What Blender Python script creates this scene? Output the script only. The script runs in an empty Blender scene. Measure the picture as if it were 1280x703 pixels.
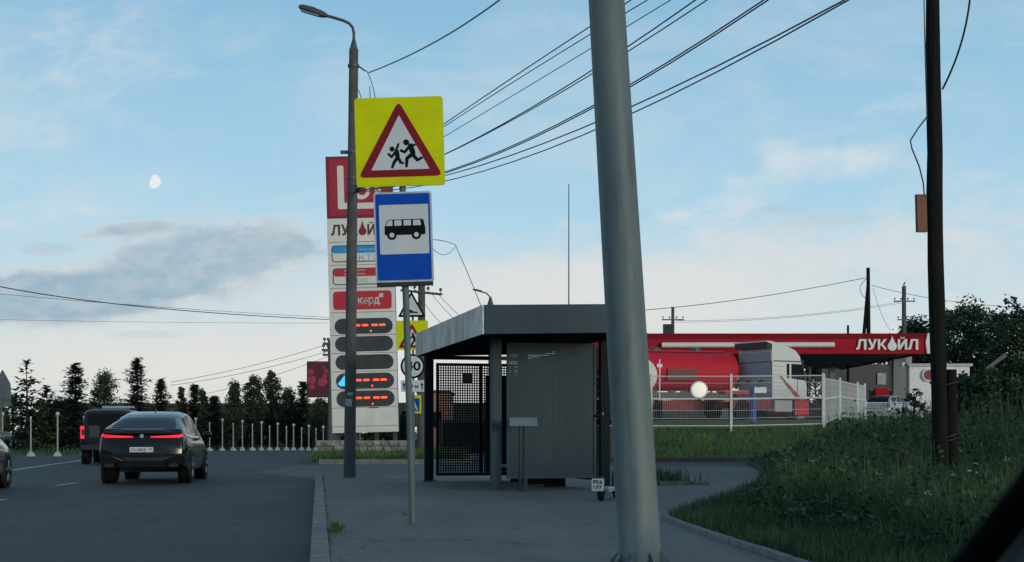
import bpy, bmesh, math, random
from math import sin, cos, pi, radians, atan2, sqrt
from mathutils import Vector, Matrix
random.seed(7)
SC = bpy.context.scene
COL = SC.collection

# ------------------------------------------------------------------ camera
F, CX, HY, H = 1700.0, 640.0, 541.0, 1.12          # metres; road surface is z = 0
cam_d = bpy.data.cameras.new('camera')
cam = bpy.data.objects.new('camera', cam_d); COL.objects.link(cam)
cam.location = (0, 0, H); cam.rotation_euler = (radians(90), 0, 0)
cam_d.sensor_width = 36; cam_d.lens = 36 * F / 1280
cam_d.shift_y = (HY - 351.5) / 1280
cam_d.clip_start = 0.05; cam_d.clip_end = 9000
cam_d.dof.use_dof = True; cam_d.dof.focus_distance = 26; cam_d.dof.aperture_fstop = 7.5
SC.camera = cam

# ------------------------------------------------------------------ world, sun, exposure
SUN_EL, SUN_AZ = 6.0, 140.0        # degrees; azimuth clockwise from +Y (low, behind the camera to the right)
SC.view_settings.view_transform = 'Standard'; SC.view_settings.look = 'None'
SC.view_settings.exposure = 0.0; SC.view_settings.gamma = 1.0; SC.view_settings.use_curve_mapping = False
wd = bpy.data.worlds.new('World'); SC.world = wd; wd.use_nodes = True
NT = wd.node_tree; NT.nodes.clear()
def wn(t, **k):
    n = NT.nodes.new(t)
    for a, b in k.items(): setattr(n, a, b)
    return n
def wm(op, a, b=None, c=None, clamp=False):
    n = wn('ShaderNodeMath', operation=op, use_clamp=clamp)
    for i, v in enumerate((a, b, c)):
        if v is None: continue
        if isinstance(v, (int, float)): n.inputs[i].default_value = v
        else: NT.links.new(v, n.inputs[i])
    return n.outputs[0]
def wmix(f, a, b):
    n = wn('ShaderNodeMix', data_type='RGBA')
    for i, v in ((0, f), (6, a), (7, b)):
        if isinstance(v, (int, float)): n.inputs[i].default_value = v
        elif isinstance(v, tuple): n.inputs[i].default_value = (*v, 1)
        else: NT.links.new(v, n.inputs[i])
    return n.outputs[2]
def sstep(v, lo, hi):
    n = wn('ShaderNodeMapRange', interpolation_type='SMOOTHSTEP')
    NT.links.new(v, n.inputs[0]); n.inputs[1].default_value = lo; n.inputs[2].default_value = hi
    return n.outputs[0]
tc = wn('ShaderNodeTexCoord'); sep = wn('ShaderNodeSeparateXYZ'); NT.links.new(tc.outputs['Generated'], sep.inputs[0])
dx, dy, dz = sep.outputs
sky = wn('ShaderNodeTexSky', sky_type='NISHITA'); sky.sun_disc = False
sky.sun_elevation = radians(SUN_EL); sky.sun_rotation = radians(SUN_AZ)
sky.air_density = 1.2; sky.dust_density = 0.6; sky.ozone_density = 3.0
ramp = wn('ShaderNodeValToRGB'); NT.links.new(dz, ramp.inputs[0])
RS = [(0.0, (7.5, 7.6, 7.1)), (0.045, (7.5, 7.9, 7.7)), (0.095, (6.1, 7.6, 8.3)), (0.16, (4.4, 7.0, 8.7)),
      (0.30, (2.75, 5.4, 7.6)), (0.65, (1.2, 2.7, 4.3)), (1.0, (0.8, 1.9, 3.4))]
el = ramp.color_ramp.elements
while len(el) < len(RS): el.new(0.5)
for e, (p, c) in zip(el, RS): e.position = p; e.color = (c[0]/10, c[1]/10, c[2]/10, 1)
sc10 = wn('ShaderNodeMix', data_type='RGBA', blend_type='MULTIPLY'); sc10.inputs[0].default_value = 1
NT.links.new(ramp.outputs[0], sc10.inputs[6]); sc10.inputs[7].default_value = (10, 10, 10, 1)
base = wmix(0.9, sky.outputs[0], sc10.outputs[2])
# clouds: functions of the direction, tangent-plane coordinates u (right of +Y) and v (up)
ysafe = wm('MAXIMUM', dy, 0.08); u = wm('DIVIDE', dx, ysafe); v = wm('DIVIDE', dz, ysafe)
front = sstep(dy, 0.1, 0.4)
def cnoise(su, sv, ox, oy, detail=6, rough=0.6, dist=0.3):
    cb = wn('ShaderNodeCombineXYZ')
    NT.links.new(wm('MULTIPLY_ADD', u, su, ox), cb.inputs[0]); NT.links.new(wm('MULTIPLY_ADD', v, sv, oy), cb.inputs[1])
    n = wn('ShaderNodeTexNoise'); NT.links.new(cb.outputs[0], n.inputs['Vector'])
    n.inputs['Scale'].default_value = 1; n.inputs['Detail'].default_value = detail
    n.inputs['Roughness'].default_value = rough; n.inputs['Distortion'].default_value = dist
    return n.outputs[0]
def ell(px, py, rx, ry, rot=0):
    cu, cv = (px - CX) / F, (HY - py) / F
    a = wm('SUBTRACT', u, cu); b = wm('SUBTRACT', v, cv); c, s = cos(radians(rot)), sin(radians(rot))
    p = wm('DIVIDE', wm('ADD', wm('MULTIPLY', a, c), wm('MULTIPLY', b, s)), rx / F)
    q = wm('DIVIDE', wm('SUBTRACT', wm('MULTIPLY', b, c), wm('MULTIPLY', a, s)), ry / F)
    r2 = wm('ADD', wm('MULTIPLY', p, p), wm('MULTIPLY', q, q))
    return wm('DIVIDE', 1.0, wm('ADD', 1.0, wm('MULTIPLY', r2, r2)))
def total(l):
    o = l[0]
    for x in l[1:]: o = wm('ADD', o, x)
    return o
n1 = cnoise(16, 30, 3.1, 1.7); n2 = cnoise(34, 62, 8.2, 5.5, 8, 0.65)
fbm = wm('ADD', wm('MULTIPLY', wm('SUBTRACT', n1, 0.5), 1.9), wm('MULTIPLY', wm('SUBTRACT', n2, 0.5), 0.9))
cl = total([ell(40, 374, 170, 28, 2), ell(190, 345, 150, 42, 12), ell(300, 315, 110, 38, 6), ell(160, 286, 50, 10, 8), ell(-80, 372, 180, 32)])
m_dark = sstep(wm('ADD', cl, wm('MULTIPLY', fbm, 0.85)), 0.22, 1.15)
edge = sstep(wm('ADD', cl, wm('MULTIPLY', fbm, 1.5)), 0.5, 1.5)
inner = wmix(sstep(n2, 0.38, 0.66), (2.9, 4.3, 5.35), (4.2, 5.2, 5.9))
ccol = wmix(edge, (6.3, 6.8, 6.9), inner)
sk1 = wmix(wm('MULTIPLY', m_dark, wm('MULTIPLY', front, 0.88)), base, ccol)
# thin wisps
nw = cnoise(10, 26, 11.3, 2.2, 9, 0.62, 0.8); nw2 = cnoise(30, 46, 1.3, 7.2, 9, 0.68, 0.5)
wf = wm('ADD', wm('MULTIPLY', wm('SUBTRACT', nw, 0.5), 2.3), wm('MULTIPLY', wm('SUBTRACT', nw2, 0.5), 1.9))
wl = wm('MULTIPLY', total([ell(1050, 205, 90, 22, 4), ell(968, 188, 26, 20, -35), ell(1120, 130, 60, 14, 10), ell(20, 266, 95, 18, 3), ell(110, 60, 190, 90, 40), ell(880, 270, 240, 30, 24), ell(1230, 365, 200, 34, 14), ell(130, 265, 40, 9)]), 0.8)
m_w = sstep(wm('ADD', wm('MULTIPLY', wl, 0.75), wm('MULTIPLY', wf, 0.9)), 0.15, 1.75)
sk2 = wmix(wm('MULTIPLY', m_w, wm('MULTIPLY', front, 0.75)), sk1, (7.6, 7.75, 7.8))
sl = total([ell(1010, 279, 62, 8, 2), ell(60, 312, 40, 10), ell(185, 418, 50, 6), ell(975, 262, 40, 6)])
m_s = sstep(wm('ADD', sl, wm('MULTIPLY', fbm, 0.9)), 0.42, 1.0)
sk3 = wmix(wm('MULTIPLY', m_s, wm('MULTIPLY', front, 0.5)), sk2, (4.6, 5.6, 6.2))
# broad veil so that the blue is never flat
veil = sstep(cnoise(5, 13, 21.3, 4.4, 7, 0.6, 0.6), 0.40, 0.72)
sk4a = wmix(wm('MULTIPLY', veil, 0.34), sk3, (7.0, 7.4, 7.6))
cream = sstep(wm('ADD', total([ell(980, 330, 420, 70, 10), ell(200, 450, 320, 45, 0), ell(640, 380, 260, 60, 0)]), wm('MULTIPLY', wf, 0.7)), 0.3, 1.5)
sk4 = wmix(wm('MULTIPLY', cream, wm('MULTIPLY', front, 0.6)), sk4a, (8.0, 7.55, 7.15))
bg = wn('ShaderNodeBackground'); bg.inputs[1].default_value = 0.1; NT.links.new(sk4, bg.inputs[0])
wo = wn('ShaderNodeOutputWorld'); NT.links.new(bg.outputs[0], wo.inputs[0])
sun_d = bpy.data.lights.new('sun', 'SUN'); sun_d.energy = 1.5; sun_d.angle = radians(16); sun_d.color = (1, 0.91, 0.74)
sun = bpy.data.objects.new('sun', sun_d); COL.objects.link(sun)
_d = Vector((sin(radians(SUN_AZ)) * cos(radians(SUN_EL)), cos(radians(SUN_AZ)) * cos(radians(SUN_EL)), sin(radians(SUN_EL))))
sun.rotation_euler = _d.to_track_quat('Z', 'Y').to_euler(); sun.location = (20, -10, 30)

# ------------------------------------------------------------------ helpers
def W(px, py, Y): return Vector(((px - CX) / F * Y, Y, H + (HY - py) / F * Y))
def G(px, py, z=0.0):
    Y = F * (H - z) / (py - HY); return Vector(((px - CX) / F * Y, Y, z))

MATS = {}
def mat(name, col, rough=0.6, metal=0.0, var=0.15, scale=4.0, bump=0.0, spec=0.5, emit=None, estr=1.0, stretch=(1, 1, 1), col2=None, thr=None, coat=0.0):
    if name in MATS: return MATS[name]
    m = bpy.data.materials.new(name); m.use_nodes = True; MATS[name] = m
    nt = m.node_tree; b = nt.nodes['Principled BSDF']
    b.inputs['Roughness'].default_value = rough; b.inputs['Metallic'].default_value = metal
    b.inputs['Specular IOR Level'].default_value = spec
    if coat: b.inputs['Coat Weight'].default_value = coat; b.inputs['Coat Roughness'].default_value = 0.05
    t = nt.nodes.new('ShaderNodeTexCoord'); mp = nt.nodes.new('ShaderNodeMapping'); mp.inputs['Scale'].default_value = stretch
    nt.links.new(t.outputs['Object'], mp.inputs[0])
    n = nt.nodes.new('ShaderNodeTexNoise'); n.inputs['Scale'].default_value = scale; n.inputs['Detail'].default_value = 7; n.inputs['Roughness'].default_value = 0.65
    nt.links.new(mp.outputs[0], n.inputs['Vector'])
    r = nt.nodes.new('ShaderNodeValToRGB'); nt.links.new(n.outputs[0], r.inputs[0])
    lo, hi = (0.3, 0.7) if thr is None else thr
    r.color_ramp.elements[0].position = lo; r.color_ramp.elements[1].position = hi
    c2 = col2 if col2 else tuple(min(1, c * (1 + var)) for c in col)
    c1 = col if col2 else tuple(c * (1 - var) for c in col)
    r.color_ramp.elements[0].color = (*c1, 1); r.color_ramp.elements[1].color = (*c2, 1)
    nt.links.new(r.outputs[0], b.inputs['Base Color'])
    if bump:
        bp = nt.nodes.new('ShaderNodeBump'); bp.inputs['Strength'].default_value = bump; bp.inputs['Distance'].default_value = 0.02
        nt.links.new(n.outputs[0], bp.inputs['Height']); nt.links.new(bp.outputs[0], b.inputs['Normal'])
    if emit:
        b.inputs['Emission Color'].default_value = (*emit, 1); b.inputs['Emission Strength'].default_value = estr
    return m

def asphalt(name, c1, c2, crack=0.5):
    m = bpy.data.materials.new(name); m.use_nodes = True; nt = m.node_tree; b = nt.nodes['Principled BSDF']
    L = nt.links.new; N = nt.nodes.new
    t = N('ShaderNodeTexCoord')
    def noise(s, d=6, vec=None):
        n = N('ShaderNodeTexNoise'); n.inputs['Scale'].default_value = s; n.inputs['Detail'].default_value = d; n.inputs['Roughness'].default_value = 0.65
        L(vec if vec else t.outputs['Object'], n.inputs['Vector']); return n.outputs[0]
    mp = N('ShaderNodeMapping'); mp.inputs['Rotation'].default_value = (0, 0, radians(8)); mp.inputs['Scale'].default_value = (1.1, 0.07, 1)
    L(t.outputs['Object'], mp.inputs[0])
    big, fine, streak = noise(0.35), noise(60, 4), noise(1.3, 5, mp.outputs[0])
    def mth(op, a, bb):
        n = N('ShaderNodeMath'); n.operation = op
        for i, x in enumerate((a, bb)):
            if isinstance(x, (int, float)): n.inputs[i].default_value = x
            else: L(x, n.inputs[i])
        return n.outputs[0]
    mid = noise(4.5, 8); grit = noise(22, 5)
    f = mth('ADD', mth('MULTIPLY', big, 0.3), mth('ADD', mth('MULTIPLY', mid, 0.22), mth('ADD', mth('MULTIPLY', grit, 0.26), mth('MULTIPLY', streak, 0.22))))
    r = N('ShaderNodeValToRGB'); L(f, r.inputs[0]); r.color_ramp.elements[0].position = 0.40; r.color_ramp.elements[1].position = 0.60
    r.color_ramp.elements[0].color = (*c1, 1); r.color_ramp.elements[1].color = (*c2, 1)
    vo = N('ShaderNodeTexVoronoi'); vo.feature = 'DISTANCE_TO_EDGE'; vo.inputs['Scale'].default_value = 0.22
    wv = N('ShaderNodeMixRGB'); wv.inputs[0].default_value = 0.12; L(t.outputs['Object'], wv.inputs[1])
    nn = N('ShaderNodeTexNoise'); nn.inputs['Scale'].default_value = 0.9; nn.inputs['Detail'].default_value = 6; L(t.outputs['Object'], nn.inputs['Vector'])
    ma = N('ShaderNodeVectorMath'); ma.operation = 'MULTIPLY_ADD'; L(nn.outputs['Color'], ma.inputs[0]); ma.inputs[1].default_value = (2, 2, 0); L(t.outputs['Object'], ma.inputs[2])
    L(ma.outputs[0], vo.inputs['Vector'])
    k = mth('LESS_THAN', vo.outputs['Distance'], 0.0035)
    mx = N('ShaderNodeMixRGB'); L(mth('MULTIPLY', k, crack), mx.inputs[0]); L(r.outputs[0], mx.inputs[1]); mx.inputs[2].default_value = (0.012, 0.013, 0.014, 1)
    L(mx.outputs[0], b.inputs['Base Color'])
    b.inputs['Roughness'].default_value = 0.78; b.inputs['Specular IOR Level'].default_value = 0.35
    bp = N('ShaderNodeBump'); bp.inputs['Strength'].default_value = 0.35; bp.inputs['Distance'].default_value = 0.01; L(fine, bp.inputs['Height']); L(bp.outputs[0], b.inputs['Normal'])
    return m

def foliage(name, dark, light, sc=1.2):
    m = mat(name, dark, 0.65, 0, scale=sc, col2=light, thr=(0.35, 0.68), spec=0.25)
    b = m.node_tree.nodes['Principled BSDF']
    b.inputs['Transmission Weight'].default_value = 0
    return m

class MB:
    def __init__(s): s.v = []; s.f = []
    def add(s, vs, fs):
        o = len(s.v); s.v += [tuple(x) for x in vs]; s.f += [tuple(i + o for i in f) for f in fs]; return s
    def box(s, c, d, rz=0, ry=0, rx=0):
        M = Matrix.Rotation(rz, 3, 'Z') @ Matrix.Rotation(ry, 3, 'Y') @ Matrix.Rotation(rx, 3, 'X')
        vs = [Vector(c) + M @ Vector((x * d[0] / 2, y * d[1] / 2, z * d[2] / 2)) for z in (-1, 1) for y in (-1, 1) for x in (-1, 1)]
        return s.add(vs, [(0, 2, 3, 1), (4, 5, 7, 6), (0, 1, 5, 4), (2, 6, 7, 3), (0, 4, 6, 2), (1, 3, 7, 5)])
    def prism(s, poly, y0, y1):                 # poly in x,z; front at y0
        a = sum(poly[i][0] * poly[(i + 1) % len(poly)][1] - poly[(i + 1) % len(poly)][0] * poly[i][1] for i in range(len(poly)))
        if a < 0: poly = poly[::-1]
        n = len(poly)
        vs = [(x, y0, z) for x, z in poly] + [(x, y1, z) for x, z in poly]
        return s.add(vs, [tuple(range(n)), tuple(range(2 * n - 1, n - 1, -1))] + [(i + n, (i + 1) % n + n, (i + 1) % n, i) for i in range(n)])
    def slab(s, poly, z0, z1):                  # poly in x,y
        a = sum(poly[i][0] * poly[(i + 1) % len(poly)][1] - poly[(i + 1) % len(poly)][0] * poly[i][1] for i in range(len(poly)))
        if a < 0: poly = poly[::-1]
        n = len(poly)
        vs = [(p[0], p[1], z0) for p in poly] + [(p[0], p[1], z1) for p in poly]
        return s.add(vs, [tuple(range(n - 1, -1, -1)), tuple(range(n, 2 * n))] + [(i, (i + 1) % n, (i + 1) % n + n, i + n) for i in range(n)])
    def tube(s, pts, r, n=8, cap=True):
        pts = [Vector(p) for p in pts]; R = r if isinstance(r, (list, tuple)) else [r] * len(pts)
        rings = []; prev = None
        for i, p in enumerate(pts):
            t = (pts[min(i + 1, len(pts) - 1)] - pts[max(i - 1, 0)]).normalized()
            if prev is None: a = Vector((0, 0, 1)) if abs(t.z) < .9 else Vector((1, 0, 0)); x = a.cross(t).normalized()
            else: x = (prev - t * prev.dot(t)).normalized()
            prev = x; y = t.cross(x)
            rings.append([p + (x * cos(2 * pi * k / n) + y * sin(2 * pi * k / n)) * R[i] for k in range(n)])
        vs = [q for rg in rings for q in rg]; fs = []
        for i in range(len(pts) - 1):
            for k in range(n): fs.append((i * n + k, i * n + (k + 1) % n, (i + 1) * n + (k + 1) % n, (i + 1) * n + k))
        if cap: fs += [tuple(range(n - 1, -1, -1)), tuple(range((len(pts) - 1) * n, len(pts) * n))]
        return s.add(vs, fs)
    def lathe(s, prof, n=16, c=(0, 0, 0), axis='Z'):   # prof: (r, h)
        vs = []; fs = []
        for r, h in prof:
            for k in range(n):
                a = 2 * pi * k / n; p = (r * cos(a), r * sin(a), h)
                if axis == 'X': p = (p[2], p[0], p[1])
                if axis == 'Y': p = (p[0], -p[2], p[1])
                vs.append((c[0] + p[0], c[1] + p[1], c[2] + p[2]))
        for i in range(len(prof) - 1):
            for k in range(n): fs.append((i * n + k, i * n + (k + 1) % n, (i + 1) * n + (k + 1) % n, (i + 1) * n + k))
        fs += [tuple(range(n - 1, -1, -1)), tuple(range((len(prof) - 1) * n, len(prof) * n))]
        return s.add(vs, fs)
    def ball(s, c, r, n=12, m=8):
        return s.lathe([(max(1e-4, r * sin(pi * i / m)), -r * cos(pi * i / m)) for i in range(m + 1)], n, c)
    def build(s, name, m, parent=None, smooth=False, loc=(0, 0, 0), rot=(0, 0, 0), bevel=0, angle=None):
        me = bpy.data.meshes.new(name); me.from_pydata(s.v, [], s.f); me.update()
        if m: me.materials.append(m)
        if smooth:
            me.polygons.foreach_set('use_smooth', [True] * len(me.polygons))
            if angle is not None:
                try: me.set_sharp_from_angle(angle=radians(angle))
                except Exception: pass
        o = bpy.data.objects.new(name, me); COL.objects.link(o); o.location = loc; o.rotation_euler = rot
        if parent: o.parent = parent
        if bevel:
            b = o.modifiers.new('bevel', 'BEVEL'); b.width = bevel; b.segments = 2; b.limit_method = 'ANGLE'
        return o

def tag(o, label=None, cat=None, group=None, kind=None):
    if label: o['label'] = label
    if cat: o['category'] = cat
    if group: o['group'] = group
    if kind: o['kind'] = kind
    return o
def thing(name, label, cat, loc=(0, 0, 0), rz=0, group=None, ry=0):
    o = bpy.data.objects.new(name, None); COL.objects.link(o); o.empty_display_size = 0.2
    o.location = loc; o.rotation_euler = (0, ry, rz)
    return tag(o, label, cat, group)
def copy_thing(o, loc, rz=None, label=None):
    r = o.copy(); COL.objects.link(r); r.location = loc
    if rz is not None: r.rotation_euler.z = rz
    if label: r['label'] = label
    for ch in list(o.children):
        c = ch.copy(); COL.objects.link(c); c.parent = r
        for g in list(ch.children):
            d = g.copy(); COL.objects.link(d); d.parent = c
    return r
def text(name, s, height, m, parent, x, z, y, align='CENTER', bold=0.0, squash=1.0, depth=0.004, shear=0.0, width=None):
    cu = bpy.data.curves.new(name, 'FONT'); cu.body = s; cu.size = 1; cu.align_x = align; cu.extrude = 0; cu.offset = bold; cu.shear = shear; cu.resolution_u = 4
    t = bpy.data.objects.new('tmp_text', cu); COL.objects.link(t); bpy.context.view_layer.update()
    me = bpy.data.meshes.new_from_object(t.evaluated_get(bpy.context.evaluated_depsgraph_get()))
    bpy.data.objects.remove(t); bpy.data.curves.remove(cu)
    ys = [q.co.y for q in me.vertices]; xs = [q.co.x for q in me.vertices]
    k = height / (max(ys) - min(ys)); kx = (width / (max(xs) - min(xs))) if width else k * squash
    x0 = {'CENTER': (max(xs) + min(xs)) / 2, 'LEFT': min(xs), 'RIGHT': max(xs)}[align]; y0 = min(ys)
    for q in me.vertices: q.co = ((q.co.x - x0) * kx, 0, (q.co.y - y0) * k)
    bm = bmesh.new(); bm.from_mesh(me)
    g = bmesh.ops.extrude_face_region(bm, geom=list(bm.faces))
    for e in g['geom']:
        if isinstance(e, bmesh.types.BMVert): e.co.y -= depth
    bmesh.ops.recalc_face_normals(bm, faces=list(bm.faces)); bm.to_mesh(me); bm.free()
    me.materials.clear(); me.materials.append(m); me.name = name
    o = bpy.data.objects.new(name, me); COL.objects.link(o); o.location = (x, y, z); o.parent = parent
    return o
def rrect(x0, z0, x1, z1, r, n=5):
    r = min(r, (x1 - x0) / 2 - 1e-4, (z1 - z0) / 2 - 1e-4); P = []
    for cx, cz, a in ((x1 - r, z1 - r, 0), (x0 + r, z1 - r, 90), (x0 + r, z0 + r, 180), (x1 - r, z0 + r, 270)):
        for i in range(n + 1):
            t = radians(a + 90 * i / n); P.append((cx + r * cos(t), cz + r * sin(t)))
    return P
def rpoly(pts, r, n=4):
    P = []; m = len(pts)
    for i in range(m):
        a, b, c = Vector(pts[i - 1]), Vector(pts[i]), Vector(pts[(i + 1) % m])
        d1 = (a - b).normalized(); d2 = (c - b).normalized()
        for k in range(n + 1):
            t = k / n; p0 = b + d1 * r; p2 = b + d2 * r
            q = p0 * (1 - t) ** 2 + b * 2 * t * (1 - t) + p2 * t * t; P.append((q.x, q.y))
    return P
def limb2(a, b, w0, w1=None, n=5):              # a 2D capsule
    w1 = w1 or w0; a = Vector(a); b = Vector(b); d = (b - a).normalized(); ang = atan2(d.y, d.x); P = []
    for i in range(n + 1):
        t = ang + pi / 2 + pi * i / n; P.append((a.x + w0 * cos(t), a.y + w0 * sin(t)))
    for i in range(n + 1):
        t = ang - pi / 2 + pi * i / n; P.append((b.x + w1 * cos(t), b.y + w1 * sin(t)))
    return P
def circ(cx, cz, r, n=24): return [(cx + r * cos(2 * pi * i / n), cz + r * sin(2 * pi * i / n)) for i in range(n)]

# ------------------------------------------------------------------ materials
M_ROAD = asphalt('road_asphalt', (0.033, 0.036, 0.037), (0.074, 0.078, 0.078), 0.35)
M_WALK = asphalt('walk_asphalt', (0.100, 0.096, 0.088), (0.185, 0.176, 0.160), 0.5)
M_DRIVE = asphalt('drive_asphalt', (0.06, 0.062, 0.062), (0.13, 0.128, 0.122), 0.5)
M_KERB = mat('kerb_concrete', (0.17, 0.17, 0.165), 0.9, var=0.35, scale=5, bump=0.4)
M_SOIL = mat('soil', (0.03, 0.034, 0.02), 0.95, scale=2, var=0.4, bump=0.5)
M_TURF = mat('turf', (0.03, 0.05, 0.018), 0.95, scale=3, col2=(0.06, 0.09, 0.03), bump=0.5)
M_LINE = mat('line_paint', (0.42, 0.43, 0.42), 0.8, var=0.3, scale=12)
M_GALV = mat('galvanised_steel', (0.095, 0.125, 0.130), 0.65, 0.15, var=0.3, scale=2.5, stretch=(3, 3, 0.5), bump=0.03)
M_POLE = mat('concrete_pole', (0.085, 0.082, 0.078), 0.9, var=0.25, scale=3, bump=0.2)
M_DSTEEL = mat('dark_steel', (0.07, 0.078, 0.082), 0.55, 0.2, var=0.2, scale=5)
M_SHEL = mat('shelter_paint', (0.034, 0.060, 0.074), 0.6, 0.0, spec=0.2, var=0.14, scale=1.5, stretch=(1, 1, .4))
M_SHELF = mat('shelter_fascia', (0.20, 0.235, 0.24), 0.42, 0.35, scale=1.3, col2=(0.36, 0.41, 0.41), thr=(0.42, 0.6), stretch=(1, 1, 1))  # paler than the end fascias: reflected sky brightness put into the colour
M_SHELD = mat('shelter_dark', (0.014, 0.018, 0.022), 0.8, 0.0, spec=0.1)  # dark copy of the shelter paint, shade of inner sides in the colour
M_BLACK = mat('black_paint', (0.012, 0.013, 0.014), 0.5)
M_RUB = mat('rubber', (0.007, 0.007, 0.008), 0.85, spec=0.2)
M_WOOD = mat('old_wood', (0.008, 0.008, 0.008), 0.95, scale=6, spec=0.1, col2=(0.022, 0.020, 0.019), stretch=(4, 4, 0.3), bump=0.5)
M_YEL = mat('sign_yellow', (0.60, 0.64, 0.0), 0.6, spec=0.15, var=0.08, scale=3)
M_SWHITE = mat('sign_white', (0.52, 0.56, 0.58), 0.45, var=0.05, scale=4)
M_SRED = mat('sign_red', (0.20, 0.006, 0.016), 0.5, spec=0.2, var=0.12, scale=5)
M_SBLUE = mat('sign_blue', (0.0, 0.062, 0.40), 0.5, spec=0.15, var=0.1, scale=3)
M_SBLACK = mat('sign_black', (0.006, 0.007, 0.008), 0.7, spec=0.1)
M_WPAINT = mat('white_paint', (0.72, 0.72, 0.70), 0.6, var=0.12, scale=3)
M_STEL = mat('stele_white', (0.68, 0.66, 0.60), 0.5, var=0.07, scale=1.2)
M_STELR = mat('stele_red', (0.36, 0.012, 0.03), 0.45, var=0.1, scale=2)
M_STELRD = mat('stele_red_frame', (0.2, 0.01, 0.02), 0.5, var=0.1, scale=2)
M_RED = mat('bright_red', (0.5, 0.018, 0.025), 0.4, var=0.12, scale=1.5)
M_CRED = mat('canopy_red', (0.38, 0.014, 0.024), 0.7, spec=0.08, var=0.12, scale=0.8)
M_BROWNTX = mat('brown_letter', (0.1, 0.02, 0.015), 0.5)
M_GLASS = mat('dark_glass', (0.008, 0.010, 0.013), 0.12, 0, spec=0.08)
M_STONE = mat('rough_stone', (0.16, 0.145, 0.12), 0.95, scale=3, col2=(0.38, 0.35, 0.29), thr=(0.42, 0.6), bump=0.7)
M_LEDR = mat('led_red', (0.4, 0.02, 0.01), 0.5, emit=(1.0, 0.09, 0.035), estr=1.6)
M_TAIL = mat('tail_red', (0.4, 0.01, 0.02), 0.3, emit=(1.0, 0.02, 0.04), estr=0.9)
M_LEDB = mat('led_blue', (0.05, 0.4, 0.6), 0.5, emit=(0.04, 0.5, 0.9), estr=0.9)
L_SPRUCE = foliage('spruce_needles', (0.008, 0.020, 0.015), (0.036, 0.062, 0.044), 1.0)
L_PINE = foliage('pine_needles', (0.009, 0.019, 0.012), (0.030, 0.050, 0.031), 1.0)
L_LEAF = foliage('leaf_green', (0.011, 0.026, 0.014), (0.056, 0.088, 0.042), 0.8)
L_SHRUB = foliage('shrub_green', (0.013, 0.034, 0.016), (0.064, 0.104, 0.044), 0.9)
L_WEED = foliage('weed_green', (0.018, 0.056, 0.020), (0.100, 0.165, 0.060), 0.6)
L_GRASS = foliage('grass_green', (0.036, 0.078, 0.018), (0.12, 0.18, 0.042), 0.7)
L_DRY = foliage('dry_straw', (0.09, 0.09, 0.05), (0.17, 0.15, 0.09), 2)
M_BARK = mat('bark', (0.025, 0.02, 0.016), 0.95, var=0.3, scale=6, bump=0.5)

# ------------------------------------------------------------------ ground, road, pavements
def sm(t): t = max(0, min(1, t)); return t * t * (3 - 2 * t)
FY = 61.0                                       # line of the station fence
def T(x, y):                                    # station plateau with a bank in front of it
    a = sm((x - 0.0) / 6.0)
    z = 0.16 * sm((y - 51.6) / 0.6) + 1.05 * max(0, min(1, (y - 52.2) / 8.6)) + 0.55 * sm((y - 61) / 4)
    if y > 160: z = z
    return a * z
_xs = [-2500, -800, -300, -120, -60] + [-40 + 2 * i for i in range(20)] + [0.5 * i for i in range(0, 16)] + [8 + 2 * i for i in range(30)] + [80, 150, 400, 1000, 2500]
_ys = [-400, -60, -10, 10, 30, 44, 50] + [51 + 0.4 * i for i in range(40)] + [68, 75, 90, 110, 140, 200, 400, 900, 3500]
g = MB(); nx = len(_xs)
g.add([(x, y, T(x, y) - 0.03) for y in _ys for x in _xs], [(j * nx + i, j * nx + i + 1, (j + 1) * nx + i + 1, (j + 1) * nx + i) for j in range(len(_ys) - 1) for i in range(nx - 1)])
tag(g.build('ground', M_TURF, smooth=True), kind='structure')
def sheet(name, poly, z, m, kind='structure'):
    a = sum(poly[i][0] * poly[(i + 1) % len(poly)][1] - poly[(i + 1) % len(poly)][0] * poly[i][1] for i in range(len(poly)))
    if a < 0: poly = poly[::-1]
    o = MB().add([(x, y, z) for x, y in poly], [tuple(range(len(poly)))]).build(name, m); tag(o, kind=kind); return o
sheet('road', [(-90, -20), (14, -20), (14, 31), (60, 31), (60, 51.5), (-1, 51.5), (-1, 86), (-18.4, 86), (-20.6, 83.5), (-22.4, 65), (-27, 52), (-60, 48), (-90, 44)], 0.0, M_ROAD)
# kerb line of the pavement along the carriageway
kd = Vector((-2.93, 20.6)).normalized(); k0 = Vector((-1.74, 11.75))
def KL(t, off=0): p = k0 + kd * t; return (p.x + kd.y * off, p.y - kd.x * off)   # off > 0 towards the pavement
tn, tf = -17.0, 20.7
walk = [KL(tn, .16), KL(tf - .3, .16), (-3.2, 32.0), (4.5, 29.6), (6.2, 27.5), (12, 26.5), (14, -6)]
w = MB().slab(walk, -0.02, 0.13).build('pavement', M_WALK); tag(w, kind='structure')
kb = MB(); t = tn; i = 0
while t < tf:                                    # kerb stones a metre long with fine joints, tops a little uneven
    h = 0.15 + random.uniform(-.006, .006); t2 = min(t + 1.0, tf)
    kb.slab([KL(t + .006), KL(t2 - .006), KL(t2 - .006, .155), KL(t + .006, .155)], -0.03, h); t += 1.0
tag(kb.build('kerb', M_KERB, bevel=0.012), kind='structure')
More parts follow.
